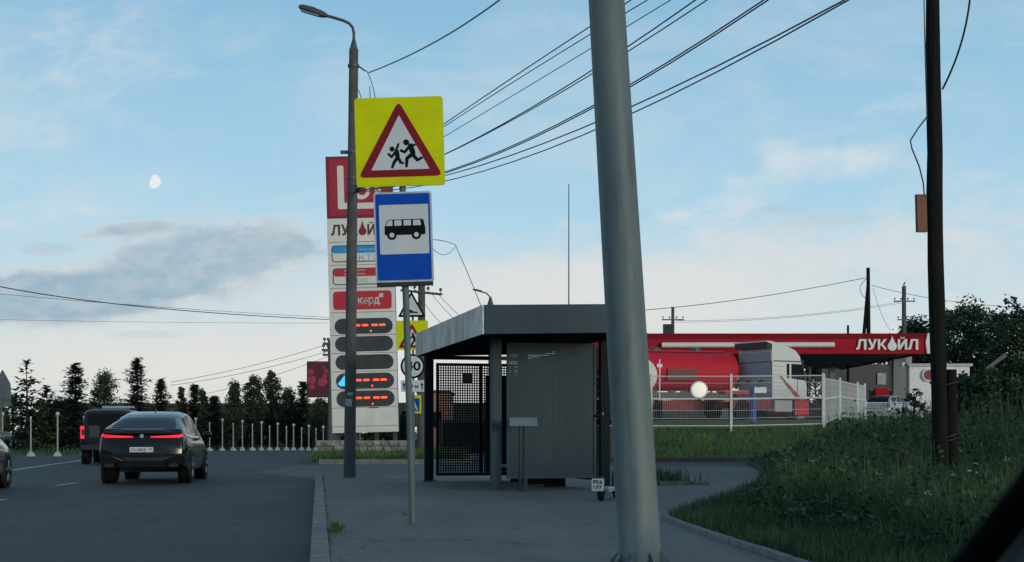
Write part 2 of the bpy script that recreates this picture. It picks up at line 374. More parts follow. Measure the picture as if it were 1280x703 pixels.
# lighter driveway apron between the pavement and the flower bed
sheet('driveway', [(-5.4, 34), (-4.3, 32.4), (14, 29), (60, 31.5), (60, 51.4), (0, 51.4), (-2, 47.6), (-6.6, 47.6), (-7.4, 46.5), (-7.2, 38)], 0.004, M_DRIVE)
sheet('driveway_dirt', [(1.0, 45.2), (30, 44.4), (50, 46.0), (50, 51.3), (1, 51.3)], 0.008, mat('drive_dirt', (0.018, 0.015, 0.015), 0.9, scale=0.8, col2=(0.058, 0.045, 0.042), stretch=(.25, 2, 1)))
rk = MB()
for i in range(60): rk.box((0.5 + i * 1.0, 51.62 + 0.02 * sin(i), 0.07), (0.985, 0.16, 0.2))
tag(rk.build('bank_kerb', mat('dirty_kerb', (.05, .048, .044), .95, var=.4, scale=2)), kind='structure')
sheet('forecourt', [(3, 66), (75, 66), (75, 150), (3, 150)], 1.775, M_DRIVE)
# painted lines
def stripe(name, a, b, w=0.13):
    a, b = Vector((a[0], a[1])), Vector((b[0], b[1])); d = (b - a).normalized(); n = Vector((-d.y, d.x)) * w / 2
    return sheet(name, [tuple(a + n), tuple(a - n), tuple(b - n), tuple(b + n)], 0.004, M_LINE)
stripe('lane_dash', G(70, 607.4), G(97, 603.6)); stripe('lane_dash', G(-30, 630), G(7, 624.6))
stripe('lane_line', G(-60, 598.5), G(104, 575.4), 0.2)
stripe('lane_dash', (-11.6, 40.5), (-12.1, 43.0))
# bed with the price stele
bx = [(-6.75, 48.0), (-1.9, 48.0), (-1.6, 49), (-1.6, 58), (-7.6, 58), (-7.5, 49.2)]
kb = MB()
for i in range(len(bx)):
    a, b = Vector(bx[i]), Vector(bx[(i + 1) % len(bx)]); d = b - a
    kb.box(((a.x + b.x) / 2, (a.y + b.y) / 2, 0.08), (d.length + .1, 0.16, 0.2), atan2(d.y, d.x))
tag(kb.build('bed_kerb', M_KERB), kind='structure')
tag(MB().add([(p[0], p[1], .10) for p in bx] + [(-6.6, 50.5, .34), (-2.6, 50.5, .34), (-2.6, 57, .34), (-6.6, 57, .34)],
    [(0, 1, 7, 6), (1, 2, 7), (2, 3, 8, 7), (3, 4, 9, 8), (4, 5, 6, 9), (5, 0, 6), (6, 7, 8, 9)]).build('bed_soil', M_TURF), kind='structure')
# weedy verge right of the pavement, edged by a thin kerb
V1 = [(3.35, -4), (2.62, 6), (2.14, 10.4), (1.93, 13.0), (1.78, 15.55), (2.35, 17.4), (3.1, 19.8), (4.6, 25.5), (7.0, 38), (8.3, 48), (9.5, 51.4), (60, 51.4), (60, -4)]
tag(MB().slab(V1, -0.02, 0.145).build('verge', M_SOIL), kind='structure')
kb = MB()
EP = [(3.35, -4), (2.62, 6), (2.14, 10.4), (1.93, 13.0), (1.78, 15.55)]
for a, b in zip(EP, EP[1:]):
    a, b = Vector(a), Vector(b); n = max(1, int((b - a).length / 0.8))
    for i in range(n):
        p, q = a.lerp(b, i / n), a.lerp(b, (i + .985) / n); m = (p + q) / 2; d = q - p
        kb.box((m.x - .03 + random.uniform(-.008, .008), m.y, 0.115), (d.length, 0.075, 0.13 + random.uniform(-.012, .006)), atan2(d.y, d.x))
tag(kb.build('verge_kerb', M_KERB, bevel=.008), kind='structure')
kb = MB()
for i in range(4): kb.box((2.6 + i * .32, 25.75 - .02 * i, 0.15), (.31, .12, .1), rz=random.uniform(-.06, .06))
tag(kb.build('island_kerb', M_KERB), kind='structure')

# ------------------------------------------------------------------ things
# ---- front steel mast
M_MAST = mat('mast_steel', (0.075, 0.118, 0.132), 0.62, 0.12, scale=1.7, col2=(0.155, 0.180, 0.170), thr=(0.36, 0.66), stretch=(3.2, 3.2, 0.28), bump=0.03)
def add_grime(m, col, thr, scale, stretch, amount):
    nt = m.node_tree; b = nt.nodes['Principled BSDF']; old = b.inputs['Base Color'].links[0].from_socket
    t_ = nt.nodes.new('ShaderNodeTexCoord'); mp_ = nt.nodes.new('ShaderNodeMapping'); mp_.inputs['Scale'].default_value = stretch; mp_.inputs['Location'].default_value = (3.3, 1.7, 5.1)
    n_ = nt.nodes.new('ShaderNodeTexNoise'); n_.inputs['Scale'].default_value = scale; n_.inputs['Detail'].default_value = 9; n_.inputs['Roughness'].default_value = .7
    r_ = nt.nodes.new('ShaderNodeMapRange'); r_.inputs[1].default_value = thr[0]; r_.inputs[2].default_value = thr[1]; r_.inputs[4].default_value = amount
    x_ = nt.nodes.new('ShaderNodeMix'); x_.data_type = 'RGBA'; x_.inputs[7].default_value = (*col, 1)
    nt.links.new(t_.outputs['Object'], mp_.inputs[0]); nt.links.new(mp_.outputs[0], n_.inputs['Vector']); nt.links.new(n_.outputs[0], r_.inputs[0])
    nt.links.new(r_.outputs[0], x_.inputs[0]); nt.links.new(old, x_.inputs[6]); nt.links.new(x_.outputs[2], b.inputs['Base Color'])
add_grime(M_MAST, (.06, .055, .04), (.54, .74), 4.5, (2, 2, .35), .6)
add_grime(M_MAST, (.03, .035, .035), (.66, .70), 14, (1, 1, .6), .7)
add_grime(M_SHEL, (.09, .095, .09), (.55, .75), 3.0, (1, 1, .35), .45)
add_grime(M_SHELF, (.10, .12, .125), (.48, .60), 2.2, (1, 1.4, .5), .8)  # stains together with painted patches of reflection
add_grime(M_STEL, (.30, .28, .24), (.55, .8), 1.4, (1, 1, .4), .4)
add_grime(M_CRED, (.16, .02, .025), (.5, .75), .7, (.5, 1, 2), .5)
add_grime(M_POLE, (.035, .035, .034), (.5, .7), 2.5, (2, 2, .4), .6)
add_grime(M_YEL, (.36, .42, .02), (.52, .75), 3.5, (1, 1, 1), .5)
Yp = 9.8; b = W(801, 713, Yp)
t = thing('steel_mast', 'thick grey steel mast in the foreground, leaning left before the shelter', 'pole', (b.x, Yp, .13), ry=-radians(3.45))
prof = [(0.160, 0.0)] + [(0.158 - 0.0032 * i, 0.5 * i) for i in range(19)]
sh = MB(); n = 12
vs = []; fs = []
for r, h in prof:
    for k in range(n): vs.append((r * cos(2 * pi * (k + .5) / n), r * sin(2 * pi * (k + .5) / n), h))
for i in range(len(prof) - 1):
    for k in range(n): fs.append((i * n + k, i * n + (k + 1) % n, (i + 1) * n + (k + 1) % n, (i + 1) * n + k))
sh.add(vs, fs).build('shaft', M_MAST, t, smooth=True)
pl = MB().box((0, 0, 0.0), (.46, .46, .03)).build('base_plate', M_GALV, t)
for k in range(8):
    a = pi / 8 + k * pi / 4
    M = Matrix.Rotation(a, 3, 'Z')
    q = [(0.14, -.006, .014), (.225, -.006, .014), (.20, -.006, .10), (.165, -.006, .135), (.14, -.006, .135)]
    v1 = [M @ Vector(p) for p in q] + [M @ Vector((p[0], .006, p[2])) for p in q]
    MB().add(v1, [(0, 1, 2, 3, 4), (9, 8, 7, 6, 5)] + [(i + 5, (i + 1) % 5 + 5, (i + 1) % 5, i) for i in range(5)]).build('base_gusset', M_GALV, t)
for k in range(4):
    a = k * pi / 2 + pi / 4
    MB().lathe([(.025, 0.012), (.025, .045), (.012, .046), (.012, .075)], 6, (.27 * cos(a), .27 * sin(a), 0)).build('anchor_bolt', M_GALV, t)

# ---- bus stop sign post with the school-crossing board
Ys = 14.76; s = F / Ys; b = W(516, 655, Ys)
t = thing('road_sign_post', 'slim sign post carrying a big yellow children board above a blue bus board', 'road sign', (b.x, Ys, .13), ry=-radians(1.75))
pole = MB().tube([(0, 0, 0), (0, 0, 4.45)], .036, 12).build('post', M_GALV, t, smooth=True, angle=40)
MB().tube([(-.05, 0, .12), (-.09, -.02, .11)], .022, 8).build('clamp_bolt', M_GALV, t)
def at(px, py): return ((px - 516) / s + (655 - py) / s * math.tan(radians(1.75)), (655 - py) / s)
x0, z0 = at(445.5, 234.5); x1, z1 = at(556, 124)
zc = (z0 + z1) / 2
x0, z0 = at(447, 234); x1, _ = at(557, 234); z1 = at(0, 123.5)[1]
yb = MB().prism(rrect(x0, z0, x1, z1, .035), -.075, -.05).build('warning_board', M_YEL, t)
cx = (x0 + x1) / 2
zA, zB = at(0, 134)[1], at(0, 222.5)[1]
hw = .455
MB().prism(rpoly([(cx - hw, zB), (cx + hw, zB), (cx, zA + .05)], .07), -.081, -.075).build('triangle_border', M_SRED, yb)
MB().prism(rpoly([(cx - .315, zB + .075), (cx + .315, zB + .075), (cx, zA - .105)], .012, 2), -.0845, -.081).build('triangle_face', M_SWHITE, yb)
def pic(px, py): return (cx + (px - 322) / 703 * 130 / s, zB + (603 - py) / 703 * 130 / s)
kids = MB(); k_ = 130 / 703 / s
def cap(a, b, w, w2=None): kids.prism(limb2(pic(*a), pic(*b), w * 1.12 * k_, (w2 or w) * 1.12 * k_), -.0870 - .00006 * (len(kids.v) // 12), -.0845)
kids.prism(circ(*pic(366, 374), 20 * k_), -.0875, -.0845); kids.prism(circ(*pic(270, 417), 17 * k_), -.0877, -.0845)
cap((395, 400), (410, 448), 17, 15); cap((395, 398), (425, 392), 7, 6)
cap((385, 402), (355, 440), 8); cap((355, 440), (330, 428), 8)
cap((405, 455), (368, 482), 13, 10); cap((368, 482), (364, 535), 10, 8)
cap((412, 462), (438, 495), 11, 9); cap((438, 495), (468, 480), 9, 7)
cap((300, 435), (306, 470), 14, 13); cap((296, 428), (314, 384), 7, 6); cap((290, 440), (265, 470), 7); cap((265, 470), (246, 450), 7)
cap((306, 475), (282, 505), 11, 9); cap((282, 505), (268, 540), 9, 7); cap((315, 485), (325, 508), 9, 8); cap((325, 508), (342, 513), 8, 6)
kids.build('children_pictogram', M_SBLACK, yb)
# bus board (a shallow box)
x0, z0 = at(471, 353.5); x1, _ = at(543, 353.5); z1 = at(0, 241.5)[1]
bb = MB().prism(rrect(x0, z0, x1, z1, .03), -.085, -.045).build('bus_stop_board', mat('board_rim', (.42, .47, .5), .4), t)
MB().prism(rrect(x0 + .02, z0 + .02, x1 - .02, z1 - .02, .02), -.089, -.085).build('blue_field', M_SBLUE, bb)
MB().box(((x0 + x1) / 2, -.06, z0 - .022), (x1 - x0 - .02, .06, .042)).build('bottom_case', M_BLACK, bb)
def bp_(px, py): return (x0 + (px - 45) / 506 * 90 / s + .007, z1 - (py - 33) / 703 * 125 / s)
a, c = bp_(77, 468), bp_(420, 123)
MB().prism(rrect(a[0], a[1], c[0], c[1], .012), -.092, -.089).build('white_field', M_SWHITE, bb)
bus = MB()
bus.prism(rpoly([bp_(112, 335), bp_(398, 335), bp_(396, 285), bp_(384, 226), bp_(140, 226), bp_(112, 275)], .02), -.094, -.092)
for wx in (162, 333): bus.prism(circ(*bp_(wx, 335), 33 * 90 / 506 / s), -.0955, -.092)
bus.build('bus_pictogram', M_SBLACK, bb)
hl = MB()
for wx in (162, 333): hl.prism(circ(*bp_(wx, 335), 17 * 90 / 506 / s), -.0970, -.0955)
for q in ([(121, 270), (168, 270), (168, 232), (143, 232)], [(181, 270), (232, 270), (232, 232), (181, 232)], [(246, 270), (298, 270), (298, 232), (246, 232)], [(312, 270), (368, 270), (362, 232), (312, 232)]):
    hl.prism(rpoly([bp_(*p) for p in q], .006, 2), -.0962, -.094)
hl.build('bus_windows', M_SWHITE, bb)

# ---- street lamp on concrete pole
Yl = 30.0; s = F / Yl; b = W(437, 596.5, Yl)
t = thing('street_lamp', 'tall concrete street lamp with a curved arm in front of the price board', 'street lamp', (b.x, Yl, .13), ry=radians(.55))
hp = (596.5 - 61) / s
MB().lathe([(.135, -.05), (.13, .6), (.105, hp * .86), (.10, hp)], 16).build('pole', M_POLE, t, smooth=True, angle=40)
MB().lathe([(.085, hp), (.075, hp + .06), (.04, hp + .2), (.035, hp + .22)], 12).build('pole_cap', M_DSTEEL, t, smooth=True, angle=40)
arm = [(0, 0, hp + .1), (0, 0, hp + .36), (-.03, 0, hp + .48), (-.11, 0, hp + .57), (-.24, 0, hp + .63), (-.45, 0, hp + .69), (-.68, 0, hp + .75)]
MB().tube(arm, .032, 10).build('arm', M_DSTEEL, t, smooth=True, angle=50)
lh = MB().tube([(-.60, 0, hp + .73), (-.70, 0, hp + .76), (-.92, 0, hp + .84), (-1.15, 0, hp + .91), (-1.22, 0, hp + .93)], [.045, .075, .085, .07, .03], 10)
lh = lh.build('lamp_head', M_DSTEEL, t, smooth=True, angle=50)
MB().box((-.97, 0, hp + .775), (.42, .11, .02), ry=.28).build('lens', mat('lamp_lens', (.3, .32, .33), .2), lh)
for py in (82, 190, 222, 239):
    h = (596.5 - py) / s
    br = MB().lathe([(.128, h - .03), (.128, h + .03)], 14).build('pole_band', M_DSTEEL, t)
    if py == 82: MB().tube([(.1, 0, h), (.27, -.02, h - .12)], .018, 6).build('hook', M_DSTEEL, br)
    if py == 190: MB().box((-.19, 0, h), (.16, .06, .07)).build('hook', M_DSTEEL, br)
    if py == 239: MB().tube([(.1, -.05, h), (.2, -.08, h + .04)], .018, 6).build('hook', M_DSTEEL, br)
MB().tube([(.12, 0, hp - .9), (.2, -.05, hp - 1.15), (.32, -.05, hp - 1.3), (.38, -.04, hp - 1.1), (.36, 0, hp - .82)], .009, 5).build('loose_cable', M_BLACK, t)
MB().box((-.02, -.135, (596.5 - 503) / s), (.15, .004, .16), ry=.1).build('paper_notice', mat('paper', (.34, .38, .39), .9, var=.3, scale=20), t)
MB().box((.01, -.13, (596.5 - 492) / s), (.12, .004, .06), ry=-.1).build('paper_notice', MATS['paper'], t)

# ---- price stele
Yt = 52.0; s = F / Yt; bz = .34; b = W(457.5, 541, Yt)
t = thing('price_stele', 'tall red and white fuel price board standing on the grass bed behind the street lamp', 'price board', (b.x, Yt, bz), ry=-radians(1.45))
def S(px, py): return ((px - 457.5) / s, H + (541 - py) / s - bz)
xl, xr = -41.3 / s, 41.3 / s
MB().box((0, .35, (S(0, 541)[1] + S(0, 195)[1]) / 2), (xr - xl - .04, .6, S(0, 195)[1] - S(0, 541)[1] - .04)).build('core', mat('stele_core', (.08, .08, .08), .7), t)
def row(name, y0, y1, m, th=.1):
    a, c = S(0, y1)[1], S(0, y0)[1]
    return MB().box((0, .02, (a + c) / 2), (xr - xl, th, c - a - .012)).build(name, m, t, bevel=.012)
r = row('logo_panel', 195, 272.5, M_STELRD, .12)
yl = -.045
MB().prism([(xl + .12, S(0, 269)[1]), (xr - .12, S(0, 269)[1]), (xr - .12, S(0, 199)[1]), (xl + .12, S(0, 199)[1])], -.052, -.04).build('red_field', M_STELR, r)
def sp(poly, name, m, par, y0, y1): return MB().prism(poly, y0, y1).build(name, m, par)
lz = lambda py: S(0, py)[1]; lx = lambda px: (px - 448.5) / s    # pixels read at the height of the logo
lg = MB()
lg.prism(rpoly([(lx(421.5), lz(261.5)), (lx(480), lz(261.5)), (lx(480), lz(254)), (lx(429.5), lz(254)), (lx(429.5), lz(207)), (lx(421.5), lz(207))], .08), -.07, -.052)
lg.prism(rrect(lx(435), lz(249), lx(442.5), lz(207), .1), -.07, -.052)
lg.prism(circ(lx(451), lz(239), .33), -.068, -.052)
lg.prism(rpoly([(lx(468), lz(249)), (lx(475.5), lz(249)), (lx(475.5), lz(207)), (lx(446), lz(207)), (lx(446), lz(214.5)), (lx(468), lz(214.5))], .08), -.07, -.052)
lg.build('logo', M_STEL, r)
MB().prism(circ(lx(452), lz(239), .17), -.075, -.068).build('logo_dot', M_STELR, r)
def droplet(cx, cz, r, h):
    P = [(cx, cz + h)]
    P += [(cx + r * .22, cz + h * .68), (cx + r * .62, cz + r * .75)]
    P += [(cx + r * cos(radians(a)), cz + r * sin(radians(a))) for a in range(30, -211, -20)]
    P += [(cx - r * .62, cz + r * .75), (cx - r * .22, cz + h * .68)]
    return P
def polyword(par, m, x0, z0, h, y, th, drop_m=None, k=1.0):
    """the station name in block capitals with a drop for its fifth sign"""
    mb = MB(); w = h * .17; x = x0
    def P(*q): mb.prism([(x + a * h * k, z0 + c * h) for a, c in q], y - th, y)
    P((-.04, 0), (.12, 0), (.24, .1), (.38, .83), (.62, .83), (.62, 0), (.82, 0), (.82, 1), (.22, 1), (.08, .22), (-.04, .17)); x += .93 * h * k
    P((0, 1), (.2, 1), (.40, .47), (.56, 1), (.76, 1), (.47, .16), (.36, .03), (.2, 0), (.07, 0), (.07, .16), (.2, .17), (.29, .27)); x += .84 * h * k
    P((0, 0), (.18, 0), (.18, .42), (.27, .42), (.54, 0), (.77, 0), (.42, .52), (.73, 1), (.51, 1), (.27, .6), (.18, .6), (.18, 1), (0, 1)); x += .80 * h * k
    dp = droplet(x + .39 * h * k, z0 + .34 * h, .38 * h * k, .98 * h)
    if drop_m is None: mb.prism(dp, y - th, y)
    else: MB().prism(dp, y - th, y).build('drop', drop_m, par)
    x += .86 * h * k
    P((0, 0), (.2, 0), (.58, .62), (.58, 0), (.76, 0), (.76, 1), (.57, 1), (.18, .36), (.18, 1), (0, 1)); P((.2, 1.2), (.3, 1.2), (.34, 1.12), (.44, 1.12), (.48, 1.2), (.58, 1.2), (.5, 1.05), (.28, 1.05)); x += .86 * h * k
    P((-.04, 0), (.12, 0), (.24, .1), (.38, .83), (.62, .83), (.62, 0), (.82, 0), (.82, 1), (.22, 1), (.08, .22), (-.04, .17)); x += .81 * h * k
    o = mb.build('lettering', m, par); return x - x0
r = row('name_panel', 272.5, 302.5, M_STEL)
polyword(r, M_BROWNTX, (414.5 - 450.3) / s, lz(294), 13.6 / s, -.03, .012, mat('drop_red', (.22, .012, .015), .5), k=.96)
r = row('fuel_panel', 302.5, 331, M_STEL); ox = 451.5
FR = mat('panel_outline', (.03, .04, .06), .5)
def card(r, x0, x1, y0, y1, head, hy, top_m, ox):
    a, c = lz(y1), lz(y0); X0, X1 = (x0 - ox) / s, (x1 - ox) / s
    MB().prism(rrect(X0, a, X1, c, .13), -.038, -.03).build('card_outline', FR, r)
    MB().prism(rrect(X0 + .035, a + .035, X1 - .035, c - .035, .1), -.042, -.038).build('card', M_STEL, r)
    MB().prism(rrect(X0 + .035, lz(hy), X1 - .035, c - .035, .1), -.046, -.042).build('card_header', top_m, r)
card(r, 415, 487, 306.5, 327.5, None, 316.5, mat('card_blue', (.02, .26, .55), .5), ox)
text('lettering', 'ЭКТО', 7.6 / s, mat('pale_blue_letter', (.25, .38, .48), .5), r, (457 - ox) / s, lz(326), -.042, width=38 / s)
text('lettering', 'вперёд заправляйтесь', 2.6 / s, M_SWHITE, r, (452 - ox) / s, lz(313.4), -.047, width=46 / s)
r = row('euro_panel', 331, 360, M_STEL); ox = 452.2
card(r, 416.5, 488, 335, 356, None, 345.5, M_RED, ox)
text('lettering', 'Евро', 7.2 / s, mat('grey_letter', (.3, .31, .33), .5), r, (446 - ox) / s, lz(354), -.042, width=27 / s)
text('lettering', 'для вашего', 2.8 / s, M_SWHITE, r, (444 - ox) / s, lz(339.6), -.047, width=26 / s)
text('lettering', 'автомобиля', 2.8 / s, M_SWHITE, r, (444 - ox) / s, lz(343.8), -.047, width=26 / s)
r = row('card_panel', 360, 390.5, M_STEL); ox = 453
MB().prism(rrect((417 - ox) / s, lz(387), (490 - ox) / s, lz(364), .13), -.04, -.03).build('red_card', M_RED, r)
text('lettering', 'ликард', 11.5 / s, M_SWHITE, r, (454 - ox) / s, lz(383.5), -.041, bold=.02, width=42 / s)
MB().box(((477 - ox) / s, -.043, lz(370)), (5 / s, .006, 5 / s)).build('logo_square', M_SWHITE, r)
PILL = mat('display_dark', (.03, .033, .033), .25, var=.3, scale=2)
for y0, y1, led, blue in ((398, 417.5, 1, 0), (420.5, 439.5, 0, 0), (443.5, 462, 0, 0), (466.5, 486, 1, 1), (488.5, 508.5, 1, 0)):
    top = {398: 390.5, 420.5: 419, 443.5: 441.5, 466.5: 464.5, 488.5: 487}[y0]; bot = {398: 419, 420.5: 441.5, 443.5: 464.5, 466.5: 487, 488.5: 509.5}[y0]
    r = row('price_panel', top, bot, M_STEL); ox = 454 + (y0 - 398) / 110 * 2.4
    x0 = (419 - 454) / s; x1 = (491.5 - 454) / s
    a, c = lz(y1), lz(y0)
    MB().prism(rrect(x0, a, x1, c, .3, 8), -.04, -.03).build('display', PILL, r)
    if led:
        cz = (a + c) / 2 + .03
        for dx_ in (449, 459, 471, 480.5): MB().prism(limb2(((dx_ - 456) / s - .085, cz), ((dx_ - 456) / s + .085, cz), .042), -.045, -.04).build('dash_digit', M_LEDR, r)
        MB().prism(circ((466 - 456) / s, a + .1, .04, 10), -.045, -.04).build('decimal_point', M_LEDR, r)
    if blue:
        MB().prism([(x0 + .06, (a + c) / 2 - .1), (x0 + .2, (a + c) / 2 + .06), (x0 + .32, c - .08), (x0 + .5, c - .1), (x0 + .5, (a + c) / 2 - .05), (x0 + .38, a + .1), (x0 + .16, a + .12)], -.045, -.04).build('blue_symbol', M_LEDB, r)
row('blank_panel', 509.5, 533, M_STEL); row('lower_panel', 533, 541, M_STEL)
MB().box((.35, -.035, lz(509.8)), (.36, .02, .04)).build('service_slot', M_BLACK, t)
for x in (-1.1, -.4, .4, 1.1): MB().box((x, .35, lz(541) / 2 - .1), (.14, .4, lz(541) + .2)).build('support_leg', mat('leg_dark', (.05, .05, .05), .7), t)
# stone plinth in the bed
t = thing('stone_plinth', 'low rough stone plinth in the grass under the white price board', 'plinth', (b.x - .1, 51.3, .2))
pb = MB(); random.seed(3)
for i in range(11):
    for j in range(3): pb.box((-1.55 + i * .31 + (j % 2) * .08, random.uniform(-.05, .05), .1 + j * .21), (.3, .5, .21), rz=random.uniform(-.05, .05), ry=random.uniform(-.04, .04))
pb.build('stonework', M_STONE, t, bevel=.03)

# ---- red billboard behind the stele
Y = 74; s = F / Y; b = W(418, 541, Y)
t = thing('billboard', 'dark red billboard with glossy berry picture, partly hidden by the price board', 'billboard', (b.x, Y, 0))
z0, z1 = H + (541 - 497) / s, H + (541 - 452) / s
bo = MB().box((0, 0, (z0 + z1) / 2), (68 / s, .3, z1 - z0)).build('panel', M_BLACK, t)
MB().box((0, -.155, (z0 + z1) / 2), (67 / s, .01, z1 - z0 - .1)).build('poster', mat('poster_red', (.05, .004, .012), .5, scale=3, col2=(.12, .008, .025)), bo)
bl = MB(); random.seed(5)
for i in range(26):
    r_ = random.choice((.08, .12, .2, .2, .3, .55)); bl.prism(circ(random.uniform(-1.3, 1.3), random.uniform(z0 + .35, z1 - .3), r_ * .8, 14), -.163 - .0006 * i, -.16)
bl.build('berries', mat('berry', (.22, .01, .03), .4, scale=3, col2=(.45, .04, .07)), bo)
MB().tube([(0, .2, 0), (0, .2, z1 - .2)], .14, 10).build('post', M_DSTEEL, t)

# ---- second sign post (far, behind the first)
Y = 40.0; s = F / Y
t = thing('road_sign_post', 'far sign post with bump triangle, small yellow board and round 40 sign', 'road sign', (W(517.5, 541, Y).x, Y, 0), ry=-radians(.5))
q = lambda px, py: ((px - 516.5) / s, H + (541 - py) / s)
MB().tube([(0, .06, 0), (0, .06, q(0, 372)[1])], .034, 8).build('post', M_GALV, t)
tr = MB().prism(rpoly([q(498, 396.5), q(533, 396.5), q(515, 364)], .05), -.01, .02).build('bump_warning', M_SBLACK, t)
MB().prism(rpoly([q(502, 394), q(529, 394), q(515, 369)], .02), -.016, -.01).build('triangle_face', M_SWHITE, tr)
MB().prism([q(506, 391.5), q(524, 391.5), q(522, 390), q(517, 389.4), q(515, 387.6), q(512, 387.4), q(510, 389.3)], -.021, -.016).build('bump_pictogram', M_SBLACK, tr)
yb = MB().prism(rrect(*q(496, 437.5), *q(535.5, 401), .03), -.01, .02).build('children_warning', M_YEL, t)
MB().prism(rpoly([q(498.5, 435), q(533, 435), q(515.5, 404.5)], .06), -.016, -.01).build('triangle_border', M_SRED, yb)
MB().prism(rpoly([q(504, 431.8), q(527.5, 431.8), q(515.5, 411)], .02), -.022, -.016).build('triangle_face', M_SWHITE, yb)
k = MB()
for a, c, w in (((517, 420), (519, 425), 1.6), ((519, 425), (515, 431), 1.1), ((519, 425), (523, 430), 1.1), ((516, 420), (513, 424), .8), ((511, 423), (512, 427), 1.3), ((512, 427), (509, 431), .9)): k.prism(limb2(q(*a), q(*c), w / s), -.0255 - .0001 * (len(k.v) // 12), -.022)
k.prism(circ(*q(516.5, 417.5), 1.5 / s, 10), -.0265, -.022); k.build('children_pictogram', M_SBLACK, yb)
rd = MB().prism(circ(*q(516, 458), 15.3 / s, 28), -.01, .02).build('speed_limit', M_SBLACK, t)
MB().prism(circ(*q(516, 458), 12.8 / s, 28), -.016, -.01).build('white_disc', M_SWHITE, rd)
text('numerals', '40', 11.5 / s, M_SBLACK, rd, q(516.5, 0)[0], q(0, 463.6)[1], -.016, bold=.025, width=19 / s)
pt = MB().prism(rrect(*q(501, 490), *q(531.5, 475.5), .02), -.01, .02).build('arrow_plate', M_SWHITE, t)
text('lettering', '50 м', 5 / s, M_SBLACK, pt, q(516.5, 0)[0], q(0, 485.5)[1], -.01, bold=.02, width=12.5 / s)
ar = MB()
for x in (505, 527.5): ar.prism([q(x - .7, 487.5), q(x + .7, 487.5), q(x + .7, 482), q(x + 2, 482), q(x, 478), q(x - 2, 482), q(x - .7, 482)], -.015, -.01)
ar.build('arrows', M_SBLACK, pt)
Y = 56.0; s = F / Y
t = thing('crossing_sign', 'small yellow-edged blue crossing sign low behind the round 40 sign', 'road sign', (W(517, 541, Y).x, Y, 0))
q = lambda px, py: ((px - 517) / s, H + (541 - py) / s)
MB().tube([(0, .05, 0), (0, .05, q(0, 496)[1])], .035, 8).build('post', M_GALV, t)
yb = MB().prism(rrect(*q(509, 517), *q(526.5, 494), .03), -.01, .02).build('yellow_board', M_YEL, t)
MB().prism(rrect(*q(511, 514.5), *q(524.5, 498), .03), -.016, -.01).build('blue_square', M_SBLUE, yb)
MB().prism([q(513, 513), q(522.5, 513), q(517.8, 500.5)], -.022, -.016).build('white_triangle', M_SWHITE, yb)
k = MB().prism(limb2(q(518, 505), q(518, 509), .7 / s), -.026, -.022).prism(limb2(q(518, 509), q(516, 512.5), .6 / s), -.0262, -.022).prism(limb2(q(518, 509), q(520, 512.5), .6 / s), -.0264, -.022)
k.build('walker_pictogram', M_SBLACK, yb)

# ---- bus shelter
RZ = radians(13.5)
t = thing('bus_shelter', 'grey metal bus shelter with a flat overhanging roof and perforated walls on the pavement', 'bus shelter', (-.47, 21.65, .13), rz=RZ)
RL, RWd = 6.5, 2.66
def rz_(x): return 2.56 + .028 * x                       # roof underside height above the pavement
fh = .465
MB().add([(.03, .03, rz_(0) + .10), (RWd - .03, .03, rz_(RWd) + .10), (RWd - .03, RL - .03, rz_(RWd) + .10), (.03, RL - .03, rz_(0) + .10),
          (.03, .03, rz_(0) + fh - .02), (RWd - .03, .03, rz_(RWd) + fh - .02), (RWd - .03, RL - .03, rz_(RWd) + fh - .02), (.03, RL - .03, rz_(0) + fh - .02)],
         [(3, 2, 1, 0), (4, 5, 6, 7), (0, 1, 5, 4), (1, 2, 6, 5), (2, 3, 7, 6), (3, 0, 4, 7)]).build('roof_deck', M_SHELD, t)
fa = MB(); cuts = [0, 1.4, 2.9, 4.9, RL]
for a, c in zip(cuts, cuts[1:]): fa.box((.012, (a + c) / 2, rz_(0) + fh / 2), (.025, c - a - .008, fh))
fa.build('road_side_fascia', M_SHELF, t)
ff = MB()
for (xa, xb, y) in ((0.026, RWd, .0125), (0.026, RWd, RL - .0125)):
    ff.add([(xa, y - .0125, rz_(xa)), (xb, y - .0125, rz_(xb)), (xb, y + .0125, rz_(xb)), (xa, y + .0125, rz_(xa)), (xa, y - .0125, rz_(xa) + fh), (xb, y - .0125, rz_(xb) + fh), (xb, y + .0125, rz_(xb) + fh), (xa, y + .0125, rz_(xa) + fh)],
           [(3, 2, 1, 0), (4, 5, 6, 7), (0, 1, 5, 4), (1, 2, 6, 5), (2, 3, 7, 6), (3, 0, 4, 7)])
ff.box((RWd + .014, RL / 2, rz_(RWd) + fh / 2), (.025, RL, fh)); ff.build('end_fascia', M_SHEL, t)
for (x, y) in ((.60, 1.68), (.22, 6.15), (2.55, 1.68), (2.2, 6.15)):
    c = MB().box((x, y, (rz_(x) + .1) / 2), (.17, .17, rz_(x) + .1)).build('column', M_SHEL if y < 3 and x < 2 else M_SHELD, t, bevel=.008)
    MB().box((x, y, .01), (.27, .27, .02)).build('foot_plate', M_SHEL, c)
